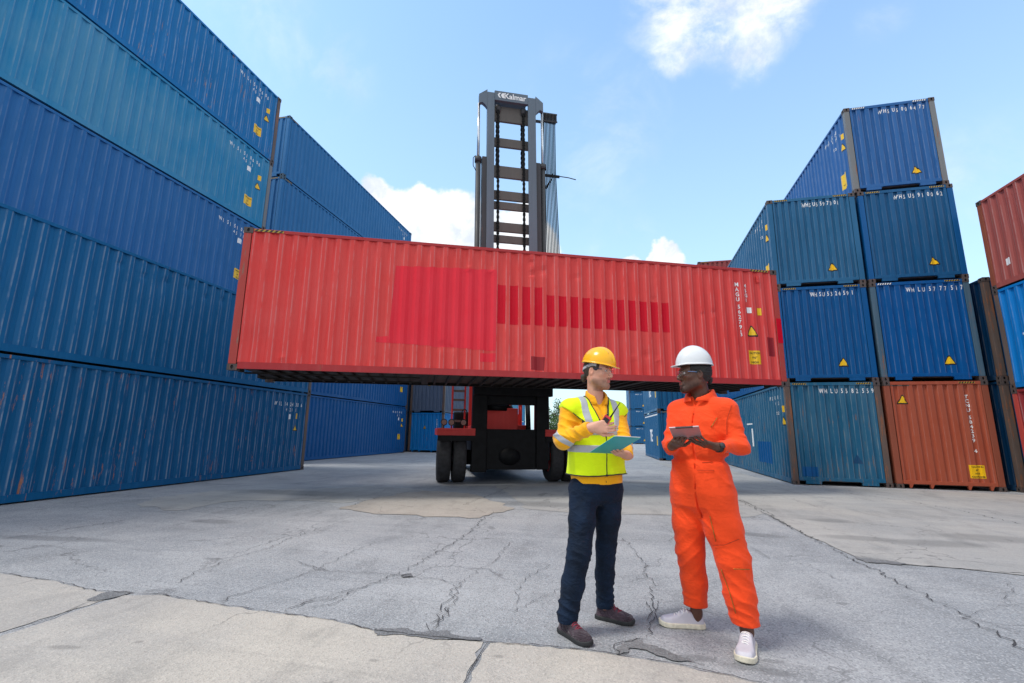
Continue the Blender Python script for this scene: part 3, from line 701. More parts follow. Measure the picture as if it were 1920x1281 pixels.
# darker column just beyond
G_F = 'dark blue containers half hidden at the right'
for i, lab in enumerate(('dark blue container on the ground, half hidden right of the orange one', 'dark blue container standing on another, half hidden at the far right')):
    c = right(lab, 10.262, 14.95, Z[i], Hh, P['F'], ys, group=G_F, post=POST['br'], end_pitch=.26); hazard(c, 'E0', .22); hazard(c, 'E0', 1.86)
# right edge, nearer stack whose long side faces the lane
def rside(lab, X, Yfar, z, H, pm, **k):
    return container(lab, (X+2.438, Yfar-12.192, z), math.pi/2, 12.192, H, pm, **k)
G_G = 'containers of the near stack at the right edge'
zg = [0, 2.616, 5.26, 7.83]
dg = wavy(12, .006)
for i, (lab, pm, po) in enumerate((('maroon container on the ground at the right edge', 'G1', 'rd'), ('vivid sky blue container in the middle of the stack at the right edge', 'G2', 'br'), ('faded oxide red container on top of the stack at the right edge', 'G3', 'or'))):
    c = rside(lab, 10.13, 14.52, zg[i], zg[i+1]-zg[i]-.005, P[pm], group=G_G, post=POST[po], dents={'S1': dg}, rows=10)
    if i == 2:
        rect(c, 'S1', .55, .52, .72, .70, M['white'], 'painted_mark', dent=dg)
    if i == 1: rect(c, 'S1', .62, 1.3, .70, 1.36, M['white'], 'painted_mark', dent=dg); rect(c, 'S1', .64, 1.05, .71, 1.1, M['white'], 'painted_mark', dent=dg)
# background stacks
G_I = 'short blue containers stacked at the end of the lane'
for i, lab in enumerate(('short blue container with a white logo on the ground at the end of the lane', 'short blue container second from the ground at the end of the lane', 'short blue container on top of the stack at the end of the lane')):
    c = right(lab, 2.39, 26.12, 2.57*i, 2.564, P['I'], .05, L=6.058, group=G_I, post=P['I'], end_pitch=.28)
    hazard(c, 'E0', .22)
    for t_, u_ in (('T', 2.6), ('E', 3.2)):
        txt(c, 'S1', t_, u_, .95, .95, mat=M['white'], off=.004)
    rect(c, 'S1', .3, 2.36, 5.7, 2.43, M['white'], 'painted_mark'); rect(c, 'S1', 5.3, .75, 5.5, 1.25, M['yel'], 'warning_sticker')
    txt(c, 'S1', 'TEXU', 5.3, 2.1, .14, vert=True)
G_H = 'red containers behind the right columns'
for i, lab in enumerate(('dull red container on the ground behind the right columns', 'dull red container second from the ground behind the right columns', 'dull red container third from the ground behind the right columns', 'dull red container peeking over the lifted red one, topmost of its stack')):
    c = right(lab, 5.229, 28.0, 2.856*i, 2.85, P['H'], ys, group=G_H, post=P['H']); hazard(c, 'E0', .22)
G_J = 'distant blue containers in a tall stack'
for i, lab in enumerate(('distant blue container at ground level of the tall stack', 'distant blue container second from the ground of the tall stack', 'distant blue container third from the ground of the tall stack', 'distant blue container on top of the tall stack')):
    c = right(lab, 2.45, 68, 2.37*i, 2.36, P['J'], .0, group=G_J, post=P['C2'], detail=False)
    rowtxt(c, 'E0', 'WHSU 51', 1.0, 2.0, .2); tri(c, 'E0', 1.9, .4, .3)
# ---------------------------------------------------------------- the lifted red container
UND = plain('dirty_underframe_steel', (.020, .015, .013), .85, sc=10, var=.5)
RZ = .3976; RO = (-7.1188, 7.4903, 2.4293)
dr = dentf(wavy(30, .004), [(5.94, 2.63, .06, .03), (6.2, 2.45, .09, .035), (5.96, 2.36, .06, .03), (7.0, 2.35, .07, .02), (8.85, 1.95, .06, .02), (10.4, 1.72, .06, .025), (10.1, 1.65, .05, .015),
        (4.55, 2.36, .06, -.02), (5.0, 2.34, .06, -.02), (.95, .27, .06, -.02), (4.2, .62, .08, .02), (4.0, .64, .08, .02), (5.5, .42, .05, -.015), (5.75, .4, .05, -.015), (8.6, .62, .08, .03), (8.3, .55, .06, -.02), (8.9, .52, .06, -.02), (7.5, .6, .06, .02), (.35, .6, .25, .02)])
cR = container('long bright red container lifted by the handler above both workers', RO, RZ, 12.192, Hh, P['R'], group=None, rx=.0055, post=POST['rd'], rows=44, dents={'S0': dr}, end_pitch=.25, under=UND, railm=P['Rrail'])
MP1 = paint('fresh_scarlet_paint', (.76, .026, .046), 71, rust=0, wear=.25, streak=.35, light=(.8, .09, .12)); MP2 = paint('deep_scarlet_paint', (.60, .002, .018), 72, rust=0, wear=.15, streak=.2, light=(.7, .03, .05))
MP3 = paint('dark_primer_red_paint', (.28, .022, .028), 73, rust=.1, wear=.3)
def rpoly(pts, mat, off=.0025):
    bm = B(); uvpoly(bm, pts); zs = sorted({round(.15+(Hh-.225)*j/44, 4) for j in range(45)})
    lo, hi = min(p[1] for p in pts), max(p[1] for p in pts)
    for z_ in zs:
        if lo+.002 < z_ < hi-.002: bmesh.ops.bisect_plane(bm, geom=bm.verts[:]+bm.edges[:]+bm.faces[:], plane_co=(0, z_, 0), plane_no=(0, 1, 0), dist=1e-6)
    o = lay(cR, 'S0', bm, cR.prof['S0'], off, 'paint_patch', mat, cR.r, dr); return o
def rough(a, b, n, amp, rs=random.Random(5)):
    return [(a[0]+(b[0]-a[0])*i/n+0, a[1]+(b[1]-a[1])*i/n+rs.uniform(-amp, amp)) for i in range(n)]
rpoly([(2.93, .652), *rough((2.93, .65), (5.15, .575), 14, .012)[1:], (5.155, .58), (5.16, 2.36), *rough((5.13, 2.385), (2.84, 2.31), 14, .008)], MP1)
rpoly([(2.69, .66), (2.928, .650), (2.928, .79), (2.70, .775)], MP1); rpoly([(4.82, .33), (5.15, .335), (5.16, .52), (4.82, .51)], MP1)
rpoly([(5.93, .20), (6.21, .185), (6.235, .48), (5.927, .49)], MP3)
X_, D_ = cR.prof['S0']
rs5 = random.Random(9)
i = 0
while i < len(X_)-1:
    if D_[i] == 0 and D_[i+1] > 0:      # start of a recess: slope in, inner flat, slope out
        a, b = X_[i], X_[i+3]
        if a > 5.1 and b < 9.35:
            top = 2.05 if a < 6.1 else 1.88; bot = 1.18+rs5.uniform(-.012, .012)
            rpoly([(max(a+.012, 5.17), bot), (b-.012, bot+rs5.uniform(-.01, .01)), (b-.012, top+rs5.uniform(-.01, .01)), (max(a+.012, 5.17), top+rs5.uniform(-.01, .01))], MP2)
        i += 3
    else: i += 1
def vt(t, u, v, s=.135, sp=.95): txt(cR, 'S0', t, u, v, s, vert=True, sp=sp, dent=dr, off=.006)
vt('MAGU', 11.07, 2.42); vt('562791', 11.085, 1.86); vt('3', 11.09, 1.18, .10)
vt('45G1', 11.30, 2.40, .13); rect(cR, 'S0', 11.29, 1.76, 11.41, 1.90, M['white'], 'number_plate', .006, dr)
rect(cR, 'S0', 11.58, 1.72, 11.68, 1.90, M['yel'], 'warning_sticker', .006, dr); tri(cR, 'S0', 11.375, 1.20, .25, dr)
caution(cR, 'S0', 11.225, .51, 11.545, .84, ('CAUTION', "9'6\"", 'HIGH'), dr, .07)
rpoly([(11.76, .72), (11.95, .72), (11.95, 1.18), (11.76, 1.18)], MP3, .003)
bm = B(); box(bm, 12.05, .003, 1.05, 12.186, .0055, 1.66); obj('paint_patch', bm, MP2, cR.r)
bm = B(); box(bm, 11.61, -.012, 2.54, 11.685, .012, 2.71, bev=.004); obj('lashing_plate', bm, P['R'], cR.r)
hazard(cR, 'S0', .2, .55); hazard(cR, 'S0', 11.45, .5)
for k in range(40):
    x = .42+k*.292
    if x > 11.9: break
    bm = B(); wd = .05 if k not in (11, 28) else .16
    box(bm, x, .071, .045, x+.006, 2.367, .0995); box(bm, x+.0065, .071, .045, x+wd, 2.367, .051); box(bm, x+.0065, .071, .0925, x+wd, 2.367, .0985)
    obj('cross_member', bm, UND, cR.r)
for y in (.70, 1.70):
    bm = B(); box(bm, .075, y, .012, 3.6, y+.045, .0445); obj('tunnel_beam', bm, UND, cR.r)
# ---------------------------------------------------------------- container handler (forklift), built in the lifted container's frame
FK = root('container_handler', 'tall mast container handler with red body and black wheels holding the red container', 'forklift', (RO[0], RO[1], 0), (0, 0, RZ))
def FP(name, fn, mat, smooth=False, parent=None, label=None):
    bm = B(); fn(bm); return obj(name, bm, mat, parent or FK, smooth, label)
T0 = 2.95     # mast face
lean = -.016  # slight sideways lean with height
def lx(s, z): return s+lean*(z-2)
def leanbox(bm, s0, s1, t0, t1, z0, z1, bev=0):
    c = box(bm, s0, t0, z0, s1, t1, z1, bev=bev)
    for v in c: v.co.x = lx(v.co.x, v.co.z)
ZT = 11.42
for s0, s1 in ((5.34, 5.56), (6.62, 6.86)):
    FP('mast_column', lambda bm: (leanbox(bm, s0, s1, T0, T0+.10, 2.80, ZT+.22, .01), leanbox(bm, s0+.02 if s0 < 6 else s1-.06, s0+.06 if s0 < 6 else s1-.02, T0+.1005, T0+.34, 2.80, ZT)), M['mast'])
def topbeam(bm):
    leanbox(bm, 5.562, 6.618, T0+.01, T0+.12, 11.40, 11.73, .01)
    for sgn, xa, xb in ((-1, 5.338, 5.08), (1, 6.862, 7.10)):
        pr = [(xa, 11.10), (xa, 11.72), (xb+.12*(-sgn)*-1*0, 11.52), (xb, 11.28), (xb, 11.22), (xb+.10*(1 if sgn < 0 else -1), 11.26), (xa+(-.06 if sgn < 0 else .06), 11.18)]
        for t0, t1 in ((T0+.005, T0+.14),):
            A = [bm.verts.new((lx(a, z), t0, z)) for a, z in pr]; Bv = [bm.verts.new((lx(a, z), t1, z)) for a, z in pr]
            bm.faces.new(A); bm.faces.new(Bv[::-1])
            for i in range(len(pr)): bm.faces.new((A[i], A[(i+1) % len(pr)], Bv[(i+1) % len(pr)], Bv[i]))
    leanbox(bm, 5.562, 6.618, T0+.125, T0+.5, 11.55, 11.60)
FP('top_beam', topbeam, M['mast'])
b = text_bm('Kalmar', .26)
for v in b.verts: v.co = Vector((lx(5.86+v.co.x*.92, 11.5), T0+.004, 11.49+v.co.y))
obj('lettering', b, M['white'], FK)
bm = B()
for dx in (0, .10):
    for a0, a1 in ((0, 1), ):
        pts = [(5.76+dx, 11.66), (5.70+dx, 11.655), (5.655+dx, 11.58), (5.70+dx, 11.50), (5.76+dx, 11.49), (5.735+dx, 11.53), (5.70+dx, 11.58), (5.735+dx, 11.62)]
        bm.faces.new([bm.verts.new((lx(a, z), T0+.004, z)) for a, z in pts])
bm.faces.new([bm.verts.new((lx(a, z), T0+.0035, z)) for a, z in ((5.80, 11.585), (5.86, 11.66), (5.90, 11.66), (5.835, 11.575), (5.90, 11.49), (5.86, 11.49), (5.80, 11.57))])
bmesh.ops.triangulate(bm, faces=bm.faces[:]); obj('emblem', bm, M['white'], FK)
for z0, z1 in ((10.84, 11.36), (9.97, 10.26), (8.94, 9.32), (8.21, 8.50), (7.90, 8.14), (7.19, 7.48), (6.84, 7.07), (5.9, 6.15), (5.0, 5.3)):
    FP('mast_crossbar', lambda bm: (leanbox(bm, 5.50, 6.70, T0+.22, T0+.30, z0, z1, .01),), M['bar'])
for s0, s1 in ((5.20, 5.345), (6.855, 7.00)):     # outer mast columns
    FP('outer_column', lambda bm: (leanbox(bm, s0, s1, T0+.03, T0+.36, 2.80, 9.45, .01),), M['mastdk'])
for s_ in (5.09, 7.09):
    FP('lift_cylinder', lambda bm: (cyl(bm, (lx(s_, .6), T0+.15, .6), (lx(s_, 9.35), T0+.15, 9.35), .078, n=20), cyl(bm, (lx(s_, 9.30), T0+.15, 9.30), (lx(s_, 9.46), T0+.15, 9.46), .105, n=20)), M['mastdk'])
    FP('piston_rod', lambda bm: cyl(bm, (lx(s_, 9.4), T0+.14, 9.4), (lx(s_, 11.28), T0+.14, 11.28), .042), M['chrome'])
for s_ in (5.70, 6.50):
    for t_, zb_ in ((T0+.16, 3.0), (T0+.42, 9.0)):
        def chain(bm, s_=s_, t_=t_, zb_=zb_):
            z = zb_; k = 0
            while z < 11.3:
                ww = .042 if k % 2 else .03; leanbox(bm, s_-ww, s_+ww, t_-.02, t_+.02, z, z+.075); z += .083; k += 1
        FP('lift_chain', chain, M['black'])
FP('chain_sheave', lambda bm: (cyl(bm, (lx(5.63, 11.25), T0+.28, 11.25), (lx(5.77, 11.25), T0+.28, 11.25), .16, n=20), cyl(bm, (lx(6.43, 11.25), T0+.28, 11.25), (lx(6.57, 11.25), T0+.28, 11.25), .16, n=20)), M['mastdk'])
# hoses down the right side of the mast
for i in range(9):
    s_ = 7.19+i*.046
    FP('hydraulic_hose', lambda bm: tube(bm, [(lx(s_, 11.35), T0+.3, 11.35), (lx(s_+.02, 9.5), T0+.32+.01*i, 9.5), (lx(s_+.04, 7.5), T0+.3, 7.5), (lx(s_+.08, 5.0), T0+.3, 5.0), (lx(s_+.06, 3.2), T0+.3, 3.2)], .016, 6), M['hose'] if i % 3 != 1 else M['black'])
def hosetop(bm):
    leanbox(bm, 7.15, 7.62, T0+.22, T0+.40, 11.33, 11.37); leanbox(bm, 7.15, 7.62, T0+.21, T0+.23, 11.05, 11.10)
    for i in range(10): leanbox(bm, 7.16+.047*i, 7.175+.047*i, T0+.2, T0+.4, 11.08, 11.33)
    leanbox(bm, 6.87, 7.15, T0+.25, T0+.31, 11.02, 11.09)
FP('hose_bracket', hosetop, M['mastdk'])
def hosemid(bm):
    leanbox(bm, 7.0, 7.66, T0+.24, T0+.28, 9.16, 9.24); tube(bm, [(lx(7.62, 9.2), T0+.26, 9.22), (lx(7.95, 9.2), T0+.26, 9.21), (lx(8.2, 9.2), T0+.26, 9.17)], .014, 6)
    for k in range(3): tube(bm, [(lx(7.1, 8.8), T0+.2, 8.75-.05*k), (lx(7.25, 9), T0+.25, 8.85-.04*k), (lx(7.42, 9.1), T0+.28, 9.12), (lx(7.45, 9.2), T0+.28, 9.3)], .016, 6)
FP('hose_guide', hosemid, M['black'])
FP('hydraulic_hose', lambda bm: tube(bm, [(lx(5.0, 9.5), T0+.05, 9.45), (lx(4.93, 9.4), T0+.02, 9.35), (lx(4.93, 9.1), T0+.02, 9.1), (lx(5.02, 8.9), T0+.05, 8.95)], .012, 6), M['black'])
# carriage and spreader clamped on the container's roof and side
FP('carriage', lambda bm: (box(bm, 5.0, 2.60, 2.30, 7.15, 2.80, 2.98, bev=.02), box(bm, 5.0, 2.60, 4.5, 7.15, 2.85, 4.9, bev=.02), box(bm, 5.05, 2.60, 2.9805, 5.35, 2.8, 4.4995), box(bm, 6.8, 2.60, 2.9805, 7.1, 2.8, 4.4995)), M['black'])
FP('spreader', lambda bm: (box(bm, .2, 2.47, 4.85, 12.0, 2.59, 5.12, bev=.02), box(bm, .05, 2.47, 4.70, .1995, 2.59, 5.18), box(bm, 12.0005, 2.47, 4.70, 12.15, 2.59, 5.18)), M['black'])
# lower mast frame
FP('mast_frame', lambda bm: (box(bm, 5.02, T0, .30, 5.42, T0+.30, 2.75, bev=.02), box(bm, 6.78, T0, .36, 7.12, T0+.30, 2.75, bev=.02),
    box(bm, 5.4205, T0+.06, .36, 6.7795, T0+.22, 1.42, bev=.015), box(bm, 5.4205, T0+.06, 2.08, 6.7795, T0+.22, 2.40, bev=.015)), M['black'])
FP('tilt_cylinder', lambda bm: (cyl(bm, (6.62, T0+.3, 1.35), (6.72, T0+.9, 2.35), .07), cyl(bm, (5.45, T0+.35, 2.02), (6.0, T0+.35, 2.02), .10)), M['black'])
def axle(bm):
    bmesh.ops.create_uvsphere(bm, u_segments=24, v_segments=12, radius=.28, matrix=Matrix.Translation((6.05, T0+.10, .70)) @ Matrix.Diagonal((1.1, .6, .85, 1)))
    cyl(bm, (4.9, 3.45, .66), (7.2, 3.45, .66), .20, n=20)
FP('axle', axle, M['black'], True)
def wheel(s0, s1, t, r=.66):
    def f(bm):
        n = 48; prof = [(s0+.03, r*.60), (s0, r*.75), (s0+.01, r*.93), (s0+.05, r*.985), (s0+.10, r), (s1-.10, r), (s1-.05, r*.985), (s1-.01, r*.93), (s1, r*.75), (s1-.03, r*.60)]
        rings = [[bm.verts.new((s_, t+q*math.cos(2*math.pi*k/n), r+q*math.sin(2*math.pi*k/n))) for k in range(n)] for s_, q in prof]
        for a, b_ in zip(rings, rings[1:]):
            for k in range(n): bm.faces.new((a[k], a[(k+1) % n], b_[(k+1) % n], b_[k])).smooth = True
    W_ = root('wheel', None, None); W_.parent = FK
    bm = B(); f(bm); obj('tyre', bm, M['tread'], W_, True)
    bm = B(); cyl(bm, (s0+.06, t, r), (s1-.06, t, r), r*.60, n=32); cyl(bm, (s0+.03, t, r), (s1-.03, t, r), r*.25, n=20); obj('rim', bm, M['kred'], W_)
for s0, s1 in ((4.14, 4.50), (4.545, 4.905), (7.21, 7.57), (7.615, 7.975)): wheel(s0, s1, 3.55)
for s0, s1 in ((4.6, 5.0), (7.1, 7.5)): wheel(s0, s1, 8.3, .6)
FP('chassis', lambda bm: (box(bm, 5.15, 3.4, .42, 6.95, 9.2, 1.15, bev=.03), box(bm, 4.95, 8.9, .55, 7.15, 9.6, 2.1, bev=.06)), M['black'])
for a, b_ in ((4.10, 5.10), (7.02, 8.02)):
    FP('mudguard', lambda bm: (box(bm, a, 2.90, 1.355, b_, 4.9, 1.425, bev=.01), box(bm, a, 2.92, 1.24, b_, 4.85, 1.3545)), [M['kred']])
FP('mudguard_underside', lambda bm: (box(bm, 4.12, 2.905, 1.10, 5.08, 3.0, 1.2395), box(bm, 7.04, 2.905, 1.10, 8.0, 3.0, 1.2395)), M['black'])
FP('engine_cover', lambda bm: (box(bm, 5.40, 3.75, 1.30, 6.42, 3.85, 2.02, bev=.01), box(bm, 5.40, 3.8505, 1.151, 6.75, 8.8, 1.55, bev=.02)), M['kred'])
FP('air_filter', lambda bm: (cyl(bm, (5.5, 4.1, 2.10), (6.2, 4.1, 2.10), .14, n=20), cyl(bm, (6.2, 4.1, 2.10), (6.28, 4.1, 1.9), .11, n=16)), M['black'], True)
def cab(bm):
    for x, y in ((5.35, 5.0), (6.75, 5.0), (5.35, 6.9), (6.75, 6.9)): box(bm, x-.05, y-.05, 1.5505, x+.05, y+.05, 3.55)
    box(bm, 5.28, 4.93, 3.5505, 6.82, 6.97, 3.66, bev=.02); box(bm, 5.401, 4.96, 1.5505, 6.699, 5.0, 1.9)
FP('cab', cab, M['kred'])
FP('windscreen', lambda bm: box(bm, 5.405, 5.0, 2.9, 6.695, 5.012, 3.54), M['glass'])
for s0, s1 in ((4.55, 4.98), (7.12, 7.55)):
    def ladder(bm):
        for s_ in (s0, s1-.05): box(bm, s_, 4.6, 1.43, s_+.05, 4.68, 3.05, bev=.005)
        box(bm, s0+.0505, 4.6, 2.72, s1-.0505, 4.66, 2.85)
    o = FP('ladder', ladder, M['kred'])
    for z in (1.62, 1.95, 2.25, 2.52):
        FP('rung', lambda bm: box(bm, s0+.0505, 4.58, z, s1-.0505, 4.70, z+.06), M['bar'], parent=o)
def handrail(bm):
    tube(bm, [(4.82, 4.2, 1.43), (4.82, 4.2, 1.85), (4.85, 4.2, 1.95), (4.91, 4.2, 1.99), (4.97, 4.2, 1.95), (5.0, 4.2, 1.85), (5.0, 4.2, 1.43)], .015, 8)
FP('handrail', handrail, M['black'])
for s_ in (4.28, 4.48, 4.80):
    def hl(bm): cyl(bm, (s_, 3.15, 1.58), (s_, 3.30, 1.58), .09, .07, 20); box(bm, s_-.012, 3.2, 1.426, s_+.012, 3.23, 1.5)
    o = FP('headlight', hl, M['black'])
    FP('lens', lambda bm: cyl(bm, (s_, 3.142, 1.58), (s_, 3.149, 1.58), .07, n=20), M['lamp'], parent=o)
FP('handrail', lambda bm: (tube(bm, [(6.86, 4.4, 1.2), (6.84, 4.4, 1.9), (6.80, 4.4, 2.3)], .02, 8), tube(bm, [(6.55, 4.2, 1.4), (6.62, 4.2, 1.9), (6.58, 4.2, 2.1)], .012, 6)), M['kred'])
# ---------------------------------------------------------------- trees far behind
LEAF = MT('tree_foliage'); _c = LEAF.mix(LEAF.rng(LEAF.noise(LEAF.co, 1.4, 3), .3, .7), (.035, .085, .022), (.10, .18, .05)); LEAF.fin(_c, .75); LEAF = LEAF.m
BARK = plain('tree_bark', (.09, .07, .05), .9, sc=5, var=.3)
def tree(lab, x, y, h, r, seed):
    rs = random.Random(seed); T = root('tree', lab, 'tree', (x, y, 0), group='trees beyond the yard')
    bm = B(); tube(bm, [(0, 0, 0), (.05, .05, h*.3), (-.1, .1, h*.6), (.1, 0, h*.85)], .16, 8)
    for k in range(7):
        a = rs.uniform(0, 6.28); z = h*rs.uniform(.3, .6); tube(bm, [(0, 0, z), (r*.35*math.cos(a), r*.35*math.sin(a), z+h*.12), (r*.7*math.cos(a), r*.7*math.sin(a), z+h*.2)], .06, 6)
    obj('trunk', bm, BARK, T)
    cl = []
    for k in range(34):
        a = rs.uniform(0, 6.28); q = r*math.sqrt(rs.random())*.95; z = h*(.28+.68*rs.random()); q *= math.sqrt(max(.1, 1-((z/h-.55)/.5)**2)); cl.append((q*math.cos(a), q*math.sin(a), z, rs.uniform(.35, .8)*r*.45))
    vs, fs = [], []
    for cx, cy, cz, cr in cl:
        for k in range(150):
            d = Vector((rs.gauss(0, 1), rs.gauss(0, 1), rs.gauss(0, 1))).normalized()*cr*rs.random()**.4; p = Vector((cx, cy, cz))+d
            s_ = rs.uniform(.07, .15); u_ = Vector((rs.gauss(0, 1), rs.gauss(0, 1), rs.gauss(0, 1))).normalized(); v_ = u_.orthogonal().normalized()
            i0 = len(vs); vs += [p-u_*s_, p+v_*s_*.6, p+u_*s_, p-v_*s_*.6]; fs.append((i0, i0+1, i0+2, i0+3))
    pyobj('crown', vs, fs, LEAF, T)
tree('leafy green tree seen under the lifted container beside the handler', -6.3, 62, 5.2, 2.6, 1)
tree('smaller green tree just right of the leafy one', -3.2, 64, 4.2, 2.2, 2)
tree('low bushy tree beside the distant blue stack', .9, 72, 3.4, 1.6, 3)
WALLM = plain('pale_boundary_wall', (.5, .52, .53), .8, sc=1)
bm = B(); box(bm, -14, 59, 0, 1.4, 59.2, .85, bev=.02); box(bm, -14, 58.96, .8505, 1.4, 59.24, .95)
o = obj('boundary_wall', bm, WALLM); o['label'] = 'low pale boundary wall at the far end of the yard'; o['category'] = 'wall'
# ---------------------------------------------------------------- figure kit: distance fields meshed with surface nets
V3 = lambda *a: np.array(a, np.float32)
def unit(v): v = np.asarray(v, float); return v/np.linalg.norm(v)
class Field:
    def __init__(s, lo, hi, h, fine=()):
        """axes may be refined: fine = [(axis, a, b, step)]"""
        s.ax = []
        for i in range(3):
            x = lo[i]; xs = [x]
            while x < hi[i]:
                st = h
                for (ai, a, b, q) in fine:
                    if ai == i and a-1e-6 <= x < b: st = min(st, q)
                x += st; xs.append(x)
            s.ax.append(np.array(xs, np.float32))
        s.n = tuple(len(a) for a in s.ax); s.F = np.full(s.n, .5, np.float32)
    def sub(s, lo, hi):
        sl = []
        for i in range(3):
            a = max(0, int(np.searchsorted(s.ax[i], lo[i]))-1); b = min(s.n[i], int(np.searchsorted(s.ax[i], hi[i]))+1); sl.append(slice(a, max(b, a)))
        sl = tuple(sl); g = (s.ax[0][sl[0]][:, None, None], s.ax[1][sl[1]][None, :, None], s.ax[2][sl[2]][None, None, :])
        return sl, g
    def add(s, prim, k=.02, mode='u', m=None):
        fn, lo, hi = prim; m = (k+.03) if m is None else m
        sl, (x, y, z) = s.sub(np.array(lo)-m, np.array(hi)+m)
        if 0 in s.F[sl].shape: return
        d = fn(x, y, z).astype(np.float32); f = s.F[sl]
        if mode == 'u':
            h = np.maximum(k-np.abs(f-d), 0)/k if k > 0 else 0; s.F[sl] = np.minimum(f, d)-h*h*k*.25
        elif mode == 's':
            d = -d; h = np.maximum(k-np.abs(f-d), 0)/k if k > 0 else 0; s.F[sl] = np.maximum(f, d)+h*h*k*.25
    def copy(s):
        c = Field.__new__(Field); c.ax = s.ax; c.n = s.n; c.F = s.F.copy(); return c
    def grid(s): return s.ax[0][:, None, None], s.ax[1][None, :, None], s.ax[2][None, None, :]
    def mesh(s):
        F = s.F; ins = F < 0; nx, ny, nz = s.n
        c = sum(ins[i:nx-1+i, j:ny-1+j, k:nz-1+k].astype(np.int8) for i in (0, 1) for j in (0, 1) for k in (0, 1))
        act = (c > 0) & (c < 8); idx = np.full(act.shape, -1, np.int64); I = np.argwhere(act); idx[act] = np.arange(len(I))
        acc = np.zeros((len(I), 3)); cnt = np.zeros(len(I))
        A = s.ax
        for a in range(3):
            o1, o2 = [q for q in range(3) if q != a]
            for i in (0, 1):
                for j in (0, 1):
                    P = I.copy(); P[:, o1] += i; P[:, o2] += j; Q = P.copy(); Q[:, a] += 1
                    f0 = F[tuple(P.T)]; f1 = F[tuple(Q.T)]; m = (f0 < 0) != (f1 < 0)
                    t = np.where(m, f0/(f0-f1+1e-12), 0)
                    p = np.stack([A[q][P[:, q]] for q in range(3)], 1).astype(float); p[:, a] += t*(A[a][Q[:, a]]-A[a][P[:, a]])
                    acc[m] += p[m]; cnt[m] += 1
        V = acc/np.maximum(cnt, 1)[:, None]; faces = []
        for a in range(3):
            b, c_ = (a+1) % 3, (a+2) % 3; sl0 = [slice(None)]*3; sl1 = [slice(None)]*3; sl0[a] = slice(0, -1); sl1[a] = slice(1, None)
            e = ins[tuple(sl0)] != ins[tuple(sl1)]; E = np.argwhere(e)
            ok = (E[:, b] > 0) & (E[:, c_] > 0) & (E[:, b] < s.n[b]-1) & (E[:, c_] < s.n[c_]-1); E = E[ok]
            if not len(E): continue
            def at(db, dc): Q = E.copy(); Q[:, b] += db; Q[:, c_] += dc; return idx[tuple(Q.T)]
            q = np.stack([at(-1, -1), at(0, -1), at(0, 0), at(-1, 0)], 1); fl = ins[tuple(E.T)]
            q[~fl] = q[~fl][:, ::-1]; faces.append(q[(q >= 0).all(1)])
        return V, np.concatenate(faces) if faces else np.zeros((0, 4), int)
def emit(name, fld, mats, parent, org, tint=None, post=None, label=None):
    Vv, Ff = fld.mesh()
    if len(Vv) == 0: return None
    if post is not None: Vv = post(Vv)
    me = bpy.data.meshes.new(name); me.from_pydata((Vv-np.array(org)).tolist(), [], Ff.tolist()); me.update()
    if tint is not None:
        ca = me.color_attributes.new('tint', 'FLOAT_COLOR', 'POINT'); C4 = np.ones((len(Vv), 4), np.float32); C4[:, :3] = tint(Vv); ca.data.foreach_set('color', C4.ravel())
    return link(name, me, mats, parent, True, label)
def bb(*ps_r):
    lo = np.min([np.array(p)-r for p, r in ps_r], 0); hi = np.max([np.array(p)+r for p, r in ps_r], 0); return lo, hi
def rc(a, b, ra, rb):
    a = np.array(a, float); b = np.array(b, float); d = b-a; L2 = float(d@d)+1e-12
    def f(x, y, z):
        t = np.clip(((x-a[0])*d[0]+(y-a[1])*d[1]+(z-a[2])*d[2])/L2, 0, 1)
        return np.sqrt((x-a[0]-t*d[0])**2+(y-a[1]-t*d[1])**2+(z-a[2]-t*d[2])**2)-(ra+(rb-ra)*t)
    return (f, *bb((a, ra), (b, rb)))
def ell(c, r, fr=None):
    c = np.array(c, float); r = np.array(r, float); fr = np.eye(3) if fr is None else np.array(fr, float)
    def f(x, y, z):
        X, Y, Z_ = x-c[0], y-c[1], z-c[2]
        q = [(X*fr[i][0]+Y*fr[i][1]+Z_*fr[i][2])/r[i] for i in range(3)]
        n = np.sqrt(q[0]**2+q[1]**2+q[2]**2); n2 = np.sqrt((q[0]/r[0])**2+(q[1]/r[1])**2+(q[2]/r[2])**2)+1e-9
        return n*(n-1)/n2
    return (f, c-r.max(), c+r.max())
def loft(zs, cx, cy, a, b, u, w, p=2.3):
    """upright stack of ellipses; u, w are the horizontal half-axis directions"""
    zs = np.array(zs)
    def f(x, y, z):
        X = x-np.interp(z, zs, cx); Y = y-np.interp(z, zs, cy); A = np.interp(z, zs, a); Bb = np.interp(z, zs, b)
        U = np.abs(X*u[0]+Y*u[1])/A; Wd = np.abs(X*w[0]+Y*w[1])/Bb
        d = ((U**p+Wd**p)**(1/p)-1)*np.minimum(A, Bb)
        return np.maximum(d, np.maximum(zs[0]-z, z-zs[-1]))
    m = max(max(a), max(b)); return (f, (min(cx)-m, min(cy)-m, zs[0]), (max(cx)+m, max(cy)+m, zs[-1]))
def wn3(seed, k, n=5):
    rs = np.random.RandomState(seed); D_ = rs.normal(size=(n, 3)); D_ /= np.linalg.norm(D_, axis=1)[:, None]; fq = k*rs.uniform(.6, 1.7, n); ph = rs.uniform(0, 6.28, n)
    return lambda x, y, z: sum(np.sin(fq[i]*(D_[i][0]*x+D_[i][1]*y+D_[i][2]*z)+ph[i]) for i in range(n))/n
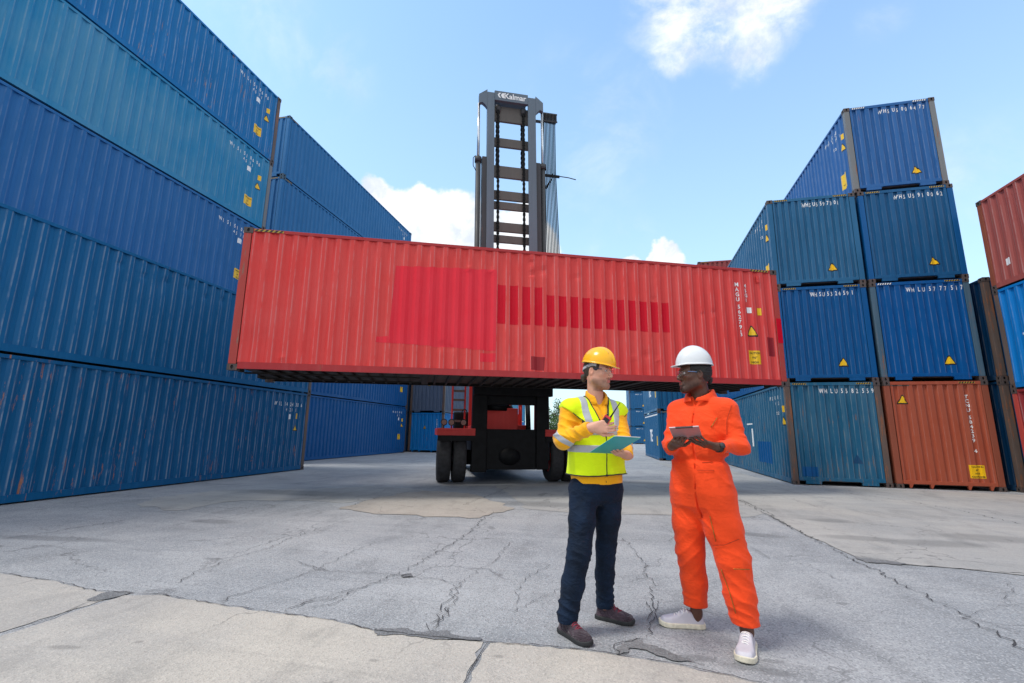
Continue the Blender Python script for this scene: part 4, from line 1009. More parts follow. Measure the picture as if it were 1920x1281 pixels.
def folds(x, y, z, seed, k, dirv, sharp=1.7):
    k = k*1.35
    """ridged cloth folds running across dirv, warped"""
    w1 = wn3(seed, 10)(x, y, z); w2 = wn3(seed+1, 24)(x, y, z); s_ = k*(x*dirv[0]+y*dirv[1]+z*dirv[2])+4.2*w1+1.6*w2
    return (1-np.abs(np.sin(s_)))**sharp*np.clip(.55+wn3(seed+2, 11)(x, y, z)*1.6, 0, 1.3)
def hand(fl, wr, d, n, sgn, curls, thumb, spread=.10, sc=1., k=.008):
    """palm plus four fingers of three bones and a thumb leaving the side of the palm; n = where the palm looks, sgn picks the thumb side"""
    wr = np.array(wr, float); d = unit(d); n = np.array(n, float); n = unit(n-d*(n@d)); s_ = np.cross(d, n)*sgn
    P = lambda a, b_, c: wr+sc*(d*a+s_*b_+n*c)
    offs = (.030, .010, -.010, -.029); pl = (.088, .092, .087, .078)
    for o, L_ in zip(offs, pl): fl.add(rc(P(.008, o*.55, 0), P(L_-.004, o, 0), .0155*sc, .0115*sc), .016)
    fl.add(rc(P(.012, .018, .006), P(.045, .032, .010), .013*sc, .013*sc), .014)
    fl.add(rc(P(-.05, 0, 0), P(.01, 0, 0), .025*sc, .024*sc), .02)
    tips = []
    for i, (o, L_) in enumerate(zip(offs, pl)):
        ln = [(.044, .026, .021), (.048, .030, .022), (.045, .028, .021), (.035, .021, .018)][i]; r0_ = (.0088, .0090, .0086, .0076)[i]
        p = P(L_-.004, o, 0); ang = 0; fan = (o/.03)*spread
        dd = d*math.cos(fan)+s_*math.sin(fan)
        for j in range(3):
            ang += curls[i][j]; v = dd*math.cos(ang)+n*math.sin(ang); q = p+v*ln[j]*sc
            fl.add(rc(p, q, r0_*sc*(1-.07*j), r0_*sc*(.93-.08*j)), .004 if j else .007); p = q
        tips.append(p)
    p = P(.028, .030, .008)
    for (a, b_, c), ln, r_ in zip(thumb, (.040, .032, .025), (.0125, .0105, .0095)):
        v = unit(np.array((d*a+s_*b_+n*c))); q = p+v*ln*sc; fl.add(rc(p, q, r_*sc, r_*sc*.92), .007); p = q
    tips.append(p); return tips
def headprims(fl, O, l, f, u, neck_to, nr=.056, nose=1., jaw=1., hs=1.):
    W_ = lambda a, b_, c: O+(l*a+f*b_+u*c)*hs; fr = (l, f, u)
    rc0, ell0 = rc, ell
    rc_ = lambda a, b, r1, r2: rc0(a, b, r1*hs, r2*hs)
    ell_ = lambda c, r, fr: ell0(c, tuple(q*hs for q in r), fr)
    fl.add(ell_(W_(0, -.014, .030), (.077, .097, .092), fr), .02)
    fl.add(ell_(W_(0, .030, -.032), (.061, .060, .084), fr), .035)
    for s_ in (-1, 1):
        fl.add(rc_(W_(s_*.014, .066, -.102), W_(s_*.050, -.002, -.062), .021*jaw, .022*jaw), .03)
        fl.add(rc_(W_(s_*.050, -.002, -.062), W_(s_*.056, -.010, -.01), .020, .022), .03)
        fl.add(ell_(W_(s_*.044, .058, -.022), (.018, .018, .016), fr), .022)
        fl.add(ell_(W_(s_*.011, .097, -.036), (.008, .010, .0075), fr), .006)
    fl.add(ell_(W_(0, .078, -.103), (.022, .016, .018), fr), .02)
    fl.add(rc_(W_(-.034, .074, .026), W_(.034, .074, .026), .011, .011), .018)
    for s_ in (-1, 1):
        fl.add(ell_(W_(s_*.031, .101, .004), (.017, .016, .0125), fr), .014, 's')
        fl.add(ell_(W_(s_*.031, .071, .004), (.0135, .0135, .0115), fr), .003)
        fl.add(ell_(W_(s_*.080, -.008, -.008), (.0085, .019, .031), fr), .005)
        fl.add(ell_(W_(s_*.090, -.002, -.004), (.008, .010, .018), fr), .006, 's')
    fl.add(rc_(W_(0, .086, .014), W_(0, .108*nose, -.028), .0085, .0115), .010)
    fl.add(rc_(W_(-.017, .084, -.061), W_(.017, .084, -.061), .0068, .0068), .006); fl.add(rc_(W_(-.014, .085, -.071), W_(.014, .085, -.071), .0075, .0075), .006)
    fl.add(rc_(W_(-.022, .0935, -.0655), W_(.022, .0935, -.0655), .0015, .0015), .003, 's')
    nk = np.array(neck_to, float)
    fl.add(rc(W_(0, -.025, -.055), nk, nr, nr+.006), .03)
    return W_
def headtint(O, l, f, u, base, stub, lip, brow, beard=0., hs=1.):
    def t(Vv):
        q = (Vv-O)/hs; a = q@l; b_ = q@f; c = q@u; n = len(Vv); C = np.tile(np.array(base, np.float32), (n, 1)); inh = (np.abs(a) < .1) & (b_ > -.12) & (c > -.14) & (c < .15)
        def mixm(m, col): nonlocal C; m = np.clip(m, 0, 1)[:, None]*inh[:, None]; C = C*(1-m)+np.array(col, np.float32)*m
        nz = wn3(3, 260)(q[:, 0], q[:, 1], q[:, 2])
        # stubble on jaw, chin and lip
        low = np.clip((-.048-c)/.02, 0, 1)*np.clip((b_+.01)/.02, 0, 1)+np.clip(1-np.abs(c+.049)/.010, 0, 1)*np.clip((b_-.07)/.01, 0, 1)*(np.abs(a) < .026)
        mixm(low*(stub+.25*nz*stub), brow)
        mixm(np.clip(1-(np.abs(a)/.030)**4, 0, 1)*np.clip((-.082-c)/.012, 0, 1)*np.clip((b_-.04)/.02, 0, 1)*beard, brow)
        mixm(np.clip(1-((c+.066)/.012)**4, 0, 1)*np.clip(1-(a/.023)**4, 0, 1)*np.clip((b_-.082)/.006, 0, 1), lip)
        # flush on cheeks, nose and ears
        mixm(.30*np.exp(-((np.abs(a)-.045)**2+(c+.03)**2)/.0007), (base[0]*1.0, base[1]*.68, base[2]*.62)); mixm(.4*(np.abs(a) > .078), (base[0], base[1]*.7, base[2]*.62))
        e = np.sqrt((np.abs(a)-.031)**2+((c-.004)*1.5)**2)
        mixm((e < .0115)*(b_ > .075)*1., (.62, .58, .55)); mixm((np.sqrt((np.abs(a)-.031)**2+(c-.004)**2) < .0052)*(b_ > .075)*1., (.02, .015, .012))
        mixm(np.clip(1-np.abs(e-.0125)/.003, 0, 1)*(b_ > .06)*.6, tuple(x*.35 for x in base))
        mixm(np.clip(1-((c-.0265-.12*np.abs(a)+.0035)/.0048)**2, 0, 1)*np.clip(1-((np.abs(a)-.031)/.020)**4, 0, 1)*(b_ > .05), brow)
        return C
    return t
def helmet(parent, org, O, l, f, u, mat, tilt=0., ridge=True, harness=None, dh=.13):
    ct, st = math.cos(tilt), math.sin(tilt); f2 = f*ct-u*st; u2 = u*ct+f*st
    c0 = O+u*.046
    fl = Field(c0-.21, c0+.21, .0034)
    x, y, z = fl.grid(); X, Y, Z_ = x-c0[0], y-c0[1], z-c0[2]
    a = X*l[0]+Y*l[1]+Z_*l[2]; b_ = X*f2[0]+Y*f2[1]+Z_*f2[2]+.004; c = X*u2[0]+Y*u2[1]+Z_*u2[2]
    def dome(ra, rb, rc_): q = np.sqrt((a/ra)**2+(b_/rb)**2+(np.maximum(c, -.02)/rc_)**2); return (q-1)*min(ra, rc_)
    rd = np.exp(-(a/.012)**2)*.006+np.exp(-((np.abs(a)-.040)/.007)**2)*.0035*(b_ < .09) if ridge else np.exp(-(a/.02)**2)*.002
    rd = rd*np.clip(c/.03, 0, 1)
    out_ = dome(.110, .134, dh)-rd; inn = dome(.104, .128, dh-.006)
    shell = np.maximum(np.maximum(out_, -inn), -c-.004)
    # gutter and front peak
    front = np.clip((b_-.02)/.10, 0, 1); bra, brb = .117+0*b_, .139+.036*front**1.3
    r_ = np.sqrt((a/(bra))**2+(b_/brb)**2); brim = np.maximum(np.maximum((r_-1)*.12, -(np.sqrt((a/.104)**2+(b_/.130)**2)-1)*.11), np.abs(c+.003+.10*np.maximum(b_-.10, 0))-.0032)
    k = .008; h = np.maximum(k-np.abs(shell-brim), 0)/k; fl.F = (np.minimum(shell, brim)-h*h*k*.25).astype(np.float32)
    o = emit('hard_hat', fl, mat, parent, org)
    if harness is not None:
        fl2 = Field(c0-.17, c0+.17, .004); x, y, z = fl2.grid(); X, Y, Z_ = x-c0[0], y-c0[1], z-c0[2]
        a = X*l[0]+Y*l[1]+Z_*l[2]; b_ = X*f2[0]+Y*f2[1]+Z_*f2[2]; c = X*u2[0]+Y*u2[1]+Z_*u2[2]
        q = np.sqrt((a/.090)**2+((b_+.012)/.116)**2)
        slope = np.where(b_ < 0, -.012+.42*b_, -.012)
        fl2.F = np.maximum(np.maximum((q-1)*.09, -(q-.955)*.09), np.maximum(np.abs(c-slope)-.014, b_-.03)).astype(np.float32)
        emit('hat_harness', fl2, harness, parent, org)
    return o
def glasses(parent, org, O, l, f, u, armcol, lensm):
    W_ = lambda a, b_, c: Vector(O+l*a+f*b_+u*c-np.array(org))
    G = root('safety_glasses'); G.parent = parent
    bm = B(); n = 14; rows = []
    for c in (-.020, -.008, .006, .017):
        rows.append([bm.verts.new(W_(.068*math.sin(t), .056+.060*math.cos(t)-.004*abs(c)/.02, c+.004-.006*abs(math.sin(t)))) for t in [(-1.25+2.5*i/n) for i in range(n+1)]])
    for r1, r2 in zip(rows, rows[1:]):
        for i in range(n): bm.faces.new((r1[i], r1[i+1], r2[i+1], r2[i]))
    bmesh.ops.solidify(bm, geom=bm.faces[:], thickness=.0015)
    obj('lens', bm, lensm, G, True)
    for s_ in (-1, 1):
        bm = B(); tube(bm, [W_(s_*.066, .070, .012), W_(s_*.074, .045, .011), W_(s_*.079, .010, .008), W_(s_*.080, -.02, .002)], .0030, 6); obj('temple', bm, armcol, G)
def shoe(parent, org, heel, toe, matU, matS, matL, tall=.10, w=1., sole=.028, low=False, toecap=None, lacem=None):
    heel = np.array([*heel, 0.]); toe = np.array([*toe, 0.]); L_ = np.linalg.norm(toe-heel); d = (toe-heel)/L_; sd_ = np.array([-d[1], d[0], 0])
    S = root('shoe'); S.parent = parent; mid = (heel+toe)/2
    T = np.array([0, .12, .35, .55, .75, .92, 1.0]); Wd = np.array([.028, .038, .038, .043, .049, .040, .022])*w
    def smax(a, b, k): h = np.maximum(k-np.abs(a-b), 0)/k; return np.maximum(a, b)+h*h*k*.25
    def coords(fl):
        x, y, z = fl.grid(); t = ((x-heel[0])*d[0]+(y-heel[1])*d[1])/L_; s_ = (x-heel[0])*sd_[0]+(y-heel[1])*sd_[1]; return t+0*z, s_+0*z, z+0*t
    lo = mid-np.array([.2, .2, .01]); hi = mid+np.array([.2, .2, .18])
    fl = Field(lo, hi, .0034); t, s_, z = coords(fl); ww = np.interp(t, T, Wd); fp = smax((np.abs(s_)-ww)*.92, np.maximum(-t*L_, (t-1)*L_)+.0, .02)
    toe_lift = np.clip((t-.8)/.2, 0, 1)**2*.010
    s1 = smax(fp-.006, smax(z-sole-toe_lift, .001-z+toe_lift*.8, .004), .006); fl.F = s1.astype(np.float32); emit('sole', fl, matS, S, org)
    fu = fl.copy(); hh = np.interp(t, [0, .08, .22, .36, .46, .6, .78, .93, 1.0], [tall*.86, tall, tall*.88, tall*1.02, tall*.98, .082, .068, .060, .045])
    nar = np.interp(z, [0, .03, .07, .12], [0, .001, .010, .015]); k = .02
    a = fp+nar; b_ = z-hh; h = np.maximum(k-np.abs(a-b_), 0)/k; up_ = np.maximum(a, b_)+h*h*k*.25
    up_ = np.maximum(up_, sole*.6-z); fu.F = (up_-.0012*wn3(5, 60)(t*.3, s_, z)).astype(np.float32); emit('upper', fu, matU, S, org)
    for i in range(6):
        t0 = .40+.052*i; hz_ = float(np.interp(t0, [.36, .46, .6, .78], [tall*1.02, tall*.98, .082, .068]))-.001
        p = lambda q, dz: Vector(heel+d*L_*(t0+.012*q/.02*(1 if i % 2 else -1))+sd_*q-np.array(org)+np.array([0, 0, hz_+dz]))
        bm = B(); tube(bm, [p(-.030, -.011), p(-.014, .002), p(0, .006), p(.014, .002), p(.030, -.011)], .0034, 6); obj('lace', bm, lacem or matL, S, True)
    bm = B()
    for sg in (-1, 1):
        q = heel+d*L_*.41-np.array(org)+np.array([0, 0, tall]); tube(bm, [Vector(q), Vector(q+sd_*sg*.016+d*.012+np.array([0, 0, .007])), Vector(q+sd_*sg*.030+d*.020-np.array([0, 0, .006]))], .002, 6)
    obj('lace', bm, lacem or matL, S, True)
    return S
def cloth(name, col, ro=.85, weave=900, var=.1, sheen=.2, bump=.12, dark=None):
    m = MT(name); c = m.mix(m.rng(m.noise(m.co, 7, 5), .3, .7), tuple(x*(1-var) for x in col), tuple(min(1, x*(1+var)) for x in col))
    n2 = m.noise(m.co, 300, 2)
    if dark: c = m.mix(m.math('MULTIPLY', m.rng(n2, .5, .7), .5), c, dark)
    m.bump(m.math('ADD', m.math('MULTIPLY', m.noise(m.mp(m.co, (1, 1, 1.7)), 12, 3, .5, 1.6), 1.6), m.math('MULTIPLY', n2, .06)), min(1, bump*2.2), .02)
    m.b.inputs['Sheen Weight'].default_value = sheen
    return m.fin(c, ro, 0, .25)
def skin(name, ro=.5, sub=.08, var=.05):
    m = MT(name); at = m.n('ShaderNodeAttribute', attribute_name='tint').outputs['Color']
    c = m.mix(m.math('MULTIPLY', m.rng(m.noise(m.co, 90, 4), .35, .7), var), at, (.25, .1, .07))
    m.bump(m.noise(m.co, 160, 3), .06, .004); m.b.inputs['Subsurface Weight'].default_value = sub; m.b.inputs['Subsurface Radius'].default_value = (.012, .005, .003); m.b.inputs['Subsurface Scale'].default_value = .5
    return m.fin(c, ro, 0, .4)
LENS = MT('clear_lens'); LENS.b.inputs['Transmission Weight'].default_value = .93; LENS.b.inputs['Alpha'].default_value = .16; LENS = LENS.fin((.75, .85, .95), .05)
FR_DK = plain('dark_blue_frame', (.01, .025, .09), .3); FR_BL = plain('clear_blue_frame', (.16, .27, .50), .25)
def collar(fl_like, base, l, f, r, h, thick, gap, tilt=.0):
    pass
# ---------------------------------------------------------------- the two workers
OR = cloth('orange_coverall_cloth', (.86, .066, .010), .8, var=.06, bump=.10, sheen=.1)
YS = cloth('golden_yellow_shirt_cloth', (.86, .40, .004), .8, var=.06, bump=.10)
VE = cloth('lime_yellow_vest_mesh', (.70, .92, .004), .75, var=.04, bump=.05, sheen=.1)
RF = cloth('silver_reflective_tape', (.40, .43, .47), .35, var=.06, bump=.03, sheen=0)
BK = cloth('black_binding', (.02, .022, .02), .8)
JN = cloth('dark_indigo_denim', (.003, .011, .030), .85, var=.4, bump=.2, sheen=.02, dark=(.007, .022, .045))
BRS = plain('brass_zip', (.30, .17, .03), .4, .6)
SK_A = skin('fair_skin'); SK_B = skin('deep_brown_skin', .36, .03, .1)
HAIR_A = plain('brown_hair', (.045, .028, .018), .6, sc=120, var=.5, bump=.4); HAIR_B = plain('black_hair', (.008, .007, .007), .6, sc=120, var=.5, bump=.5)
YH = plain('yellow_hard_hat_plastic', (.86, .43, .006), .22, sc=6, var=.04); WH = plain('white_hard_hat_plastic', (.66, .69, .72), .22, sc=6, var=.03)
GREYP = plain('grey_plastic_strap', (.42, .42, .46), .5)
def frame(yaw_x, yaw_y, pitch=0., roll=0.):
    f0 = unit((yaw_x, yaw_y, 0)); l = np.array([-f0[1], f0[0], 0.]); u = np.array([0, 0, 1.])
    f = f0*math.cos(pitch)+u*math.sin(pitch); u2 = np.cross(f, l)*-1; u2 = np.cross(l, -f) if False else np.cross(f, l)
    if u2[2] < 0: u2 = -u2
    l2 = l*math.cos(roll)+u2*math.sin(roll); u3 = u2*math.cos(roll)-l*math.sin(roll); return l2, f, u3
def limbdisp(fl, specs):
    """carve folds: specs = (prim region centre, radius, seed, k, dir, amp)"""
    for c, r, seed, k, dv, amp in specs:
        c = np.array(c); sl, (x, y, z) = fl.sub(c-r*1.6, c+r*1.6)
        if 0 in fl.F[sl].shape: continue
        w_ = np.exp(-(((x-c[0])**2+(y-c[1])**2+(z-c[2])**2)/(r*r))); fl.F[sl] -= (amp*w_*(folds(x, y, z, seed, k, dv)-.35)).astype(np.float32)
def gen(fl, seed, amp, k=22, dv=(.2, .1, 1)):
    x, y, z = fl.grid(); fl.F -= (amp*(folds(x, y, z, seed, k, dv)-.35)+amp*.8*wn3(seed+7, 30)(x, y, z)).astype(np.float32)

# ===== worker in yellow shirt and lime vest
OA = np.array([-.13, 3.60, 0.])
PA = root('person', 'person in yellow hard hat, lime safety vest and dark jeans, holding radio and clipboard', 'person', tuple(OA))
lA, fA, _ = frame(.45, -.89); lA2, fA2 = lA[:2], fA[:2]
hipR, hipL = (-.215, 3.60, .93), (-.035, 3.69, .93); knR, knL = (-.245, 3.50, .53), (-.065, 3.74, .53); anR, anL = (-.330, 3.485, .10), (-.085, 3.815, .10)
shR, shL = np.array((-.297, 3.56, 1.505)), np.array((.032, 3.72, 1.495)); elR, elL = np.array((-.350, 3.465, 1.292)), np.array((.082, 3.575, 1.285)); wrR, wrL = np.array((-.145, 3.33, 1.378)), np.array((.095, 3.385, 1.198))
hl, hf, hu = frame(.86, -.50, -.10, -.04); HO = np.array((-.090, 3.598, 1.802)); HS = 1.06
# body
fl = Field((-.45, 3.12, .03), (.25, 3.95, 1.95), .0085, fine=[(2, 1.62, 1.93, .0036), (2, 1.15, 1.46, .0036), (0, -.19, .14, .0036), (1, 3.2, 3.36, .0036), (1, 3.46, 3.70, .0036)])
for a, b_, ra, rb in ((hipR, knR, .07, .05), (knR, anR, .045, .034), (hipL, knL, .07, .05), (knL, anL, .045, .034), ((-.12, 3.65, .93), (-.12, 3.65, 1.2), .10, .10), ((-.12, 3.65, 1.2), (-.12, 3.65, 1.42), .11, .12),
                      (shR, elR, .045, .036), (elR, wrR, .036, .027), (shL, elL, .045, .036), (elL, wrL, .036, .027), (shR, shL, .05, .05)): fl.add(rc(a, b_, ra, rb), .03)
headprims(fl, HO, hl, hf, hu, (-.118, 3.645, 1.56), .056, hs=HS)
hand(fl, wrR+np.array((.012, -.004, .002)), (.93, -.20, .10), (.12, .95, .10), -1, ((.55, .75, .5), (.60, .8, .5), (.65, .85, .5), (.75, .85, .5)), ((.75, .55, .35), (.95, .15, .35), (.9, -.05, .45)), .02, 1.12)
hand(fl, wrL+np.array((-.004, -.012, .002)), (-.52, -.85, .16), (-.1, .35, .93), 1, ((.35, .5, .3), (.30, .5, .3), (.3, .5, .3), (.35, .5, .35)), ((.5, .75, .3), (.7, .35, .6), (.8, .0, .7)), .12)
tA = headtint(HO, hl, hf, hu, (.62, .33, .235), .55, (.50, .17, .14), (.085, .05, .03), hs=HS)
emit('body', fl, SK_A, PA, OA, tint=tA)
# hair
fl = Field(HO-.16, HO+.16, .0038); x, y, z = fl.grid(); q = ell(HO+hf*-.016+hu*.028, (.088, .109, .103), (hl, hf, hu))[0](x, y, z)
b_ = (x-HO[0])*hf[0]+(y-HO[1])*hf[1]+(z-HO[2])*hf[2]; c = (x-HO[0])*hu[0]+(y-HO[1])*hu[1]+(z-HO[2])*hu[2]; a_ = np.abs((x-HO[0])*hl[0]+(y-HO[1])*hl[1]+(z-HO[2])*hl[2])
reg = np.minimum(np.maximum(b_-.045, -c+.012), np.maximum(b_+.028, -c-.062)); reg = np.minimum(reg, np.maximum(np.maximum(b_-.036, a_*0-c-.012), .064-a_)+0)
fl.F = (np.maximum(q, reg)-.0022*wn3(8, 150)(x, y, z)).astype(np.float32)
for dx, dc, r_ in ((-.118, -.040, .020), (-.132, -.052, .019), (-.126, -.068, .017), (-.142, -.040, .013)): fl.add(ell(HO+hf*dx+hu*dc, (r_*1.1, r_, r_*1.1), (hl, hf, hu)), .008)
emit('hair', fl, HAIR_A, PA, OA)
helmet(PA, OA, HO+hf*.004+hu*.012, hl, hf, hu, YH, .10, True, GREYP, .128)
glasses(PA, OA, HO, hl*HS, hf*HS, hu*HS, FR_DK, LENS)
# jeans
fl = Field((-.45, 3.3, .06), (.22, 4.0, 1.06), .0068)
fl.add(loft([.83, .87, .93, 1.0, 1.05], [-.128, -.127, -.125, -.12, -.12], [3.64]*5, [.10, .178, .198, .190, .187], [.06, .115, .138, .135, .13], lA2, fA2), .06)
for h_, k_, a_, rr_ in ((hipR, knR, anR, (.108, .094, .083, .080, .078)), (hipL, knL, anL, (.105, .090, .076, .070, .074))):
    h_, k_, a_ = np.array(h_), np.array(k_), np.array(a_); m1 = (h_+k_)/2+fA*.012; m2 = (k_+a_)/2-fA*.012
    for p, q, r1, r2 in ((h_, m1, rr_[0], rr_[1]), (m1, k_, rr_[1], rr_[2]), (k_, m2, rr_[2], rr_[3]), (m2, a_+np.array((0, 0, .01)), rr_[3], rr_[4]*.92)): fl.add(rc(p, q, r1, r2), .03)
limbdisp(fl, [(knR, .13, 11, 30, (.6, .2, 1), .009), (knL, .13, 12, 32, (-.6, .1, 1), .009), (np.array(anR)+(0, 0, .10), .13, 13, 34, (.25, .1, 1), .018), (np.array(anL)+(0, 0, .08), .12, 14, 38, (-.2, .1, 1), .020),
              ((-.21, 3.5, .80), .15, 15, 24, (.6, 0, 1), .009), ((-.04, 3.6, .82), .13, 16, 24, (-.6, 0, 1), .009)])
gen(fl, 17, .0042, 22, (.8, .3, 1))
x, y, z = fl.grid(); fl.F = np.maximum(fl.F, (.082+.004*(x > -.2)-z+0*y)).astype(np.float32)
emit('jeans', fl, JN, PA, OA)
# shirt
fl = Field((-.50, 3.18, .94), (.26, 3.92, 1.70), .0062)
zt = [.965, 1.02, 1.12, 1.25, 1.36, 1.44, 1.50, 1.545, 1.60]
tor = loft(zt, [-.12, -.12, -.12, -.12, -.125, -.125, -.122, -.118, -.112], [3.64, 3.64, 3.64, 3.63, 3.635, 3.64, 3.645, 3.65, 3.65], [.192, .192, .190, .190, .196, .196, .168, .110, .074], [.140, .142, .142, .145, .146, .132, .110, .085, .070], lA2, fA2)
fl.add(tor, .02)
for (p, q, r1, r2) in ((shR, elR, .078, .060), (elR, wrR, .058, .049), (shL, elL, .074, .058), (elL, wrL+np.array((0, .02, .004)), .056, .045), (shR+(.06, .03, .03), shR, .07, .078), (shL-(.06, .03, -.03), shL, .07, .078)): fl.add(rc(p, q, r1, r2), .035)
# collar: two leaves standing round the neck, open in front
NK = np.array((-.112, 3.645, 1.60)); x, y, z = fl.grid(); X, Y, Z_ = x-NK[0], y-NK[1], z-NK[2]; u_ = X*lA[0]+Y*lA[1]; f_ = X*fA[0]+Y*fA[1]
rr = np.sqrt(u_**2+(f_*.95)**2); cone = np.abs(rr-(.072+.18*(.05-np.clip(Z_, -.03, .06))+0*z))-.007; cl_ = np.maximum(cone, np.maximum(-Z_-.05, Z_-.052+.55*np.maximum(f_, -.02))); cl_ = np.maximum(cl_, (.26*np.maximum(.0, Z_+.10)-np.abs(u_)-.0)*(f_ > 0)+(f_ <= 0)*-1)
fl.F = np.minimum(fl.F, cl_).astype(np.float32)
opn = np.maximum(np.maximum(np.abs(u_)-.26*np.maximum(0, Z_+.155), -f_+.02), -.40-Z_*0); carve = np.maximum(opn, -(tor[0](x, y, z)+.016)); fl.F = np.maximum(fl.F, -carve).astype(np.float32)
limbdisp(fl, [(elR, .13, 21, 30, (.5, .2, 1), .020), ((shR+elR)/2, .11, 22, 24, (.4, .3, 1), .012), ((elR+wrR)/2, .10, 23, 34, (1, -.3, .3), .013), (elL, .11, 24, 32, (.3, .8, .8), .020), (shR, .10, 26, 26, (1, .3, .3), .008), ((-.1, 3.5, 1.0), .2, 27, 24, (.4, 0, 1), .006)])
gen(fl, 25, .0025)
x, y, z = fl.grid(); fl.F = np.maximum(fl.F, .985-z+0*x+0*y+.004*np.sin(x*30)).astype(np.float32)
# hollow cuff ends
for wq, dq in ((wrR, unit(wrR-elR)), (wrL, unit(wrL+np.array((0, .02, .004))-elL))): fl.add((lambda x, y, z, wq=wq, dq=dq: (-(((x-wq[0])*dq[0]+(y-wq[1])*dq[1]+(z-wq[2])*dq[2])+.004)), wq-.08, wq+.08), .001, 's', .0)
shirt = fl.copy(); emit('shirt', fl, YS, PA, OA)
# vest
def gridA(fl):
    x, y, z = fl.grid(); X, Y = x+.12, y-3.64; return x, y, z, X*lA[0]+Y*lA[1]+0*z, X*fA[0]+Y*fA[1]+0*z
fl = Field((-.42, 3.38, 1.0), (.22, 3.90, 1.66), .0052); x, y, z, u_, f_ = gridA(fl)
base = Field((-.42, 3.38, 1.0), (.22, 3.90, 1.66), .0052)
base.add((tor[0], tor[1], tor[2]), .02); base.add(rc(shR+(.075, .035, .018), shR, .078, .086), .035); base.add(rc(shL-(.075, .035, -.018), shL, .078, .086), .035)
flare = np.interp(z, [1.0, 1.1, 1.3, 1.45, 1.55], [.022, .018, .016, .014, .010])
dist = base.F-flare-(.006*(folds(x, y, z, 31, 15, (1, .3, .35))-.35))*np.clip((1.5-z)/.2, 0, 1)-.003*wn3(33, 22)(x, y, z)
zz = z+0*u_; arm = np.where(zz > 1.29, np.abs(u_)-(.150+.10*np.clip((1.35-zz)/.06, 0, 1)**2+.125*np.clip((zz-1.43)/.10, 0, 1)), -1.)
vee = np.where(f_ > -.02, .30*(zz-1.335)-np.abs(u_), .09-np.sqrt(u_**2+(f_*.9)**2)-(zz < 1.5)*1.)
reg = np.maximum(np.maximum(arm, vee), np.maximum(1.045-zz+.006*np.sin(u_*12), zz-1.62))
fl.F = np.maximum(dist, reg).astype(np.float32); vest = emit('safety_vest', fl, VE, PA, OA)
def vpart(name, off, r_, mat):
    g = fl.copy(); g.F = np.maximum(dist-off, np.maximum(r_, reg-.0)).astype(np.float32); o = emit(name, g, mat, vest, (0, 0, 0), post=lambda V_: V_-OA)
    return o
vpart('reflective_strip', .0035, np.maximum(np.abs(zz-1.232)-.026, -2), RF); vpart('reflective_strip', .0035, np.abs(zz-1.352)-.024-(f_ < 0)*0, RF)
for s_ in (-1, 1): vpart('reflective_strip', .0038, np.maximum(np.abs(u_-s_*(.122-.15*np.clip(1.5-zz, 0, .2)))-.026, 1.376-zz), RF)
bnd = np.abs(np.maximum(np.maximum(arm, vee), 1.045-zz+.006*np.sin(u_*12))+.0035)-.0042
bnd = np.minimum(bnd, np.maximum(np.abs(u_-.006)-.0035, np.maximum(-f_, zz-1.36)))
bnd = np.maximum(bnd, np.abs(u_)-.218)
g = fl.copy(); g.F = np.maximum(dist-.0055, np.maximum(bnd, reg-.004)).astype(np.float32); emit('binding', g, BK, vest, (0, 0, 0), post=lambda V_: V_-OA)
# sleeve bands
for p_, q_, t_ in ((elR, wrR, .06), (elL, wrL, .10)):
    g = shirt.copy(); x, y, z = g.grid(); dv = unit(q_-p_); s_ = (x-p_[0])*dv[0]+(y-p_[1])*dv[1]+(z-p_[2])*dv[2]
    dist_ax = np.sqrt((x-p_[0]-s_*dv[0])**2+(y-p_[1]-s_*dv[1])**2+(z-p_[2]-s_*dv[2])**2)
    if p_ is elR: dv = unit(np.array((.35, -.1, .6))); s_ = (x-p_[0])*dv[0]+(y-p_[1])*dv[1]+(z-p_[2])*dv[2]; t_ = .012
    g.F = np.maximum(g.F-.003, np.maximum(np.abs(s_-t_)-.022, dist_ax-.13)).astype(np.float32); emit('reflective_strip', g, RF, PA, OA)
SH_U = cloth('plum_grey_knit', (.06, .04, .055), .85, var=.4, bump=.5, dark=(.02, .02, .03)); SH_S = plain('black_sole_rubber', (.018, .02, .022), .7); SH_L = plain('maroon_lace', (.24, .02, .045), .8); RED_T = plain('coral_toe_rubber', (.35, .07, .06), .6)
for hl_, tt in (((-.385, 3.545), (-.170, 3.335)), ((-.150, 3.850), (.118, 3.765))):
    S_ = shoe(PA, OA, hl_, tt, SH_U, SH_S, SH_L, .105, 1.02)
    d_ = unit(np.array(tt)-np.array(hl_)); p_ = np.array([*tt, 0])-OA; bm = B(); bmesh.ops.create_uvsphere(bm, u_segments=16, v_segments=8, radius=1, matrix=Matrix.Translation((p_[0]-d_[0]*.014, p_[1]-d_[1]*.014, .016)) @ Matrix.Rotation(math.atan2(d_[1], d_[0]), 4, 'Z') @ Matrix.Diagonal((.018, .026, .013, 1))); obj('toe_bumper', bm, RED_T, S_, True)
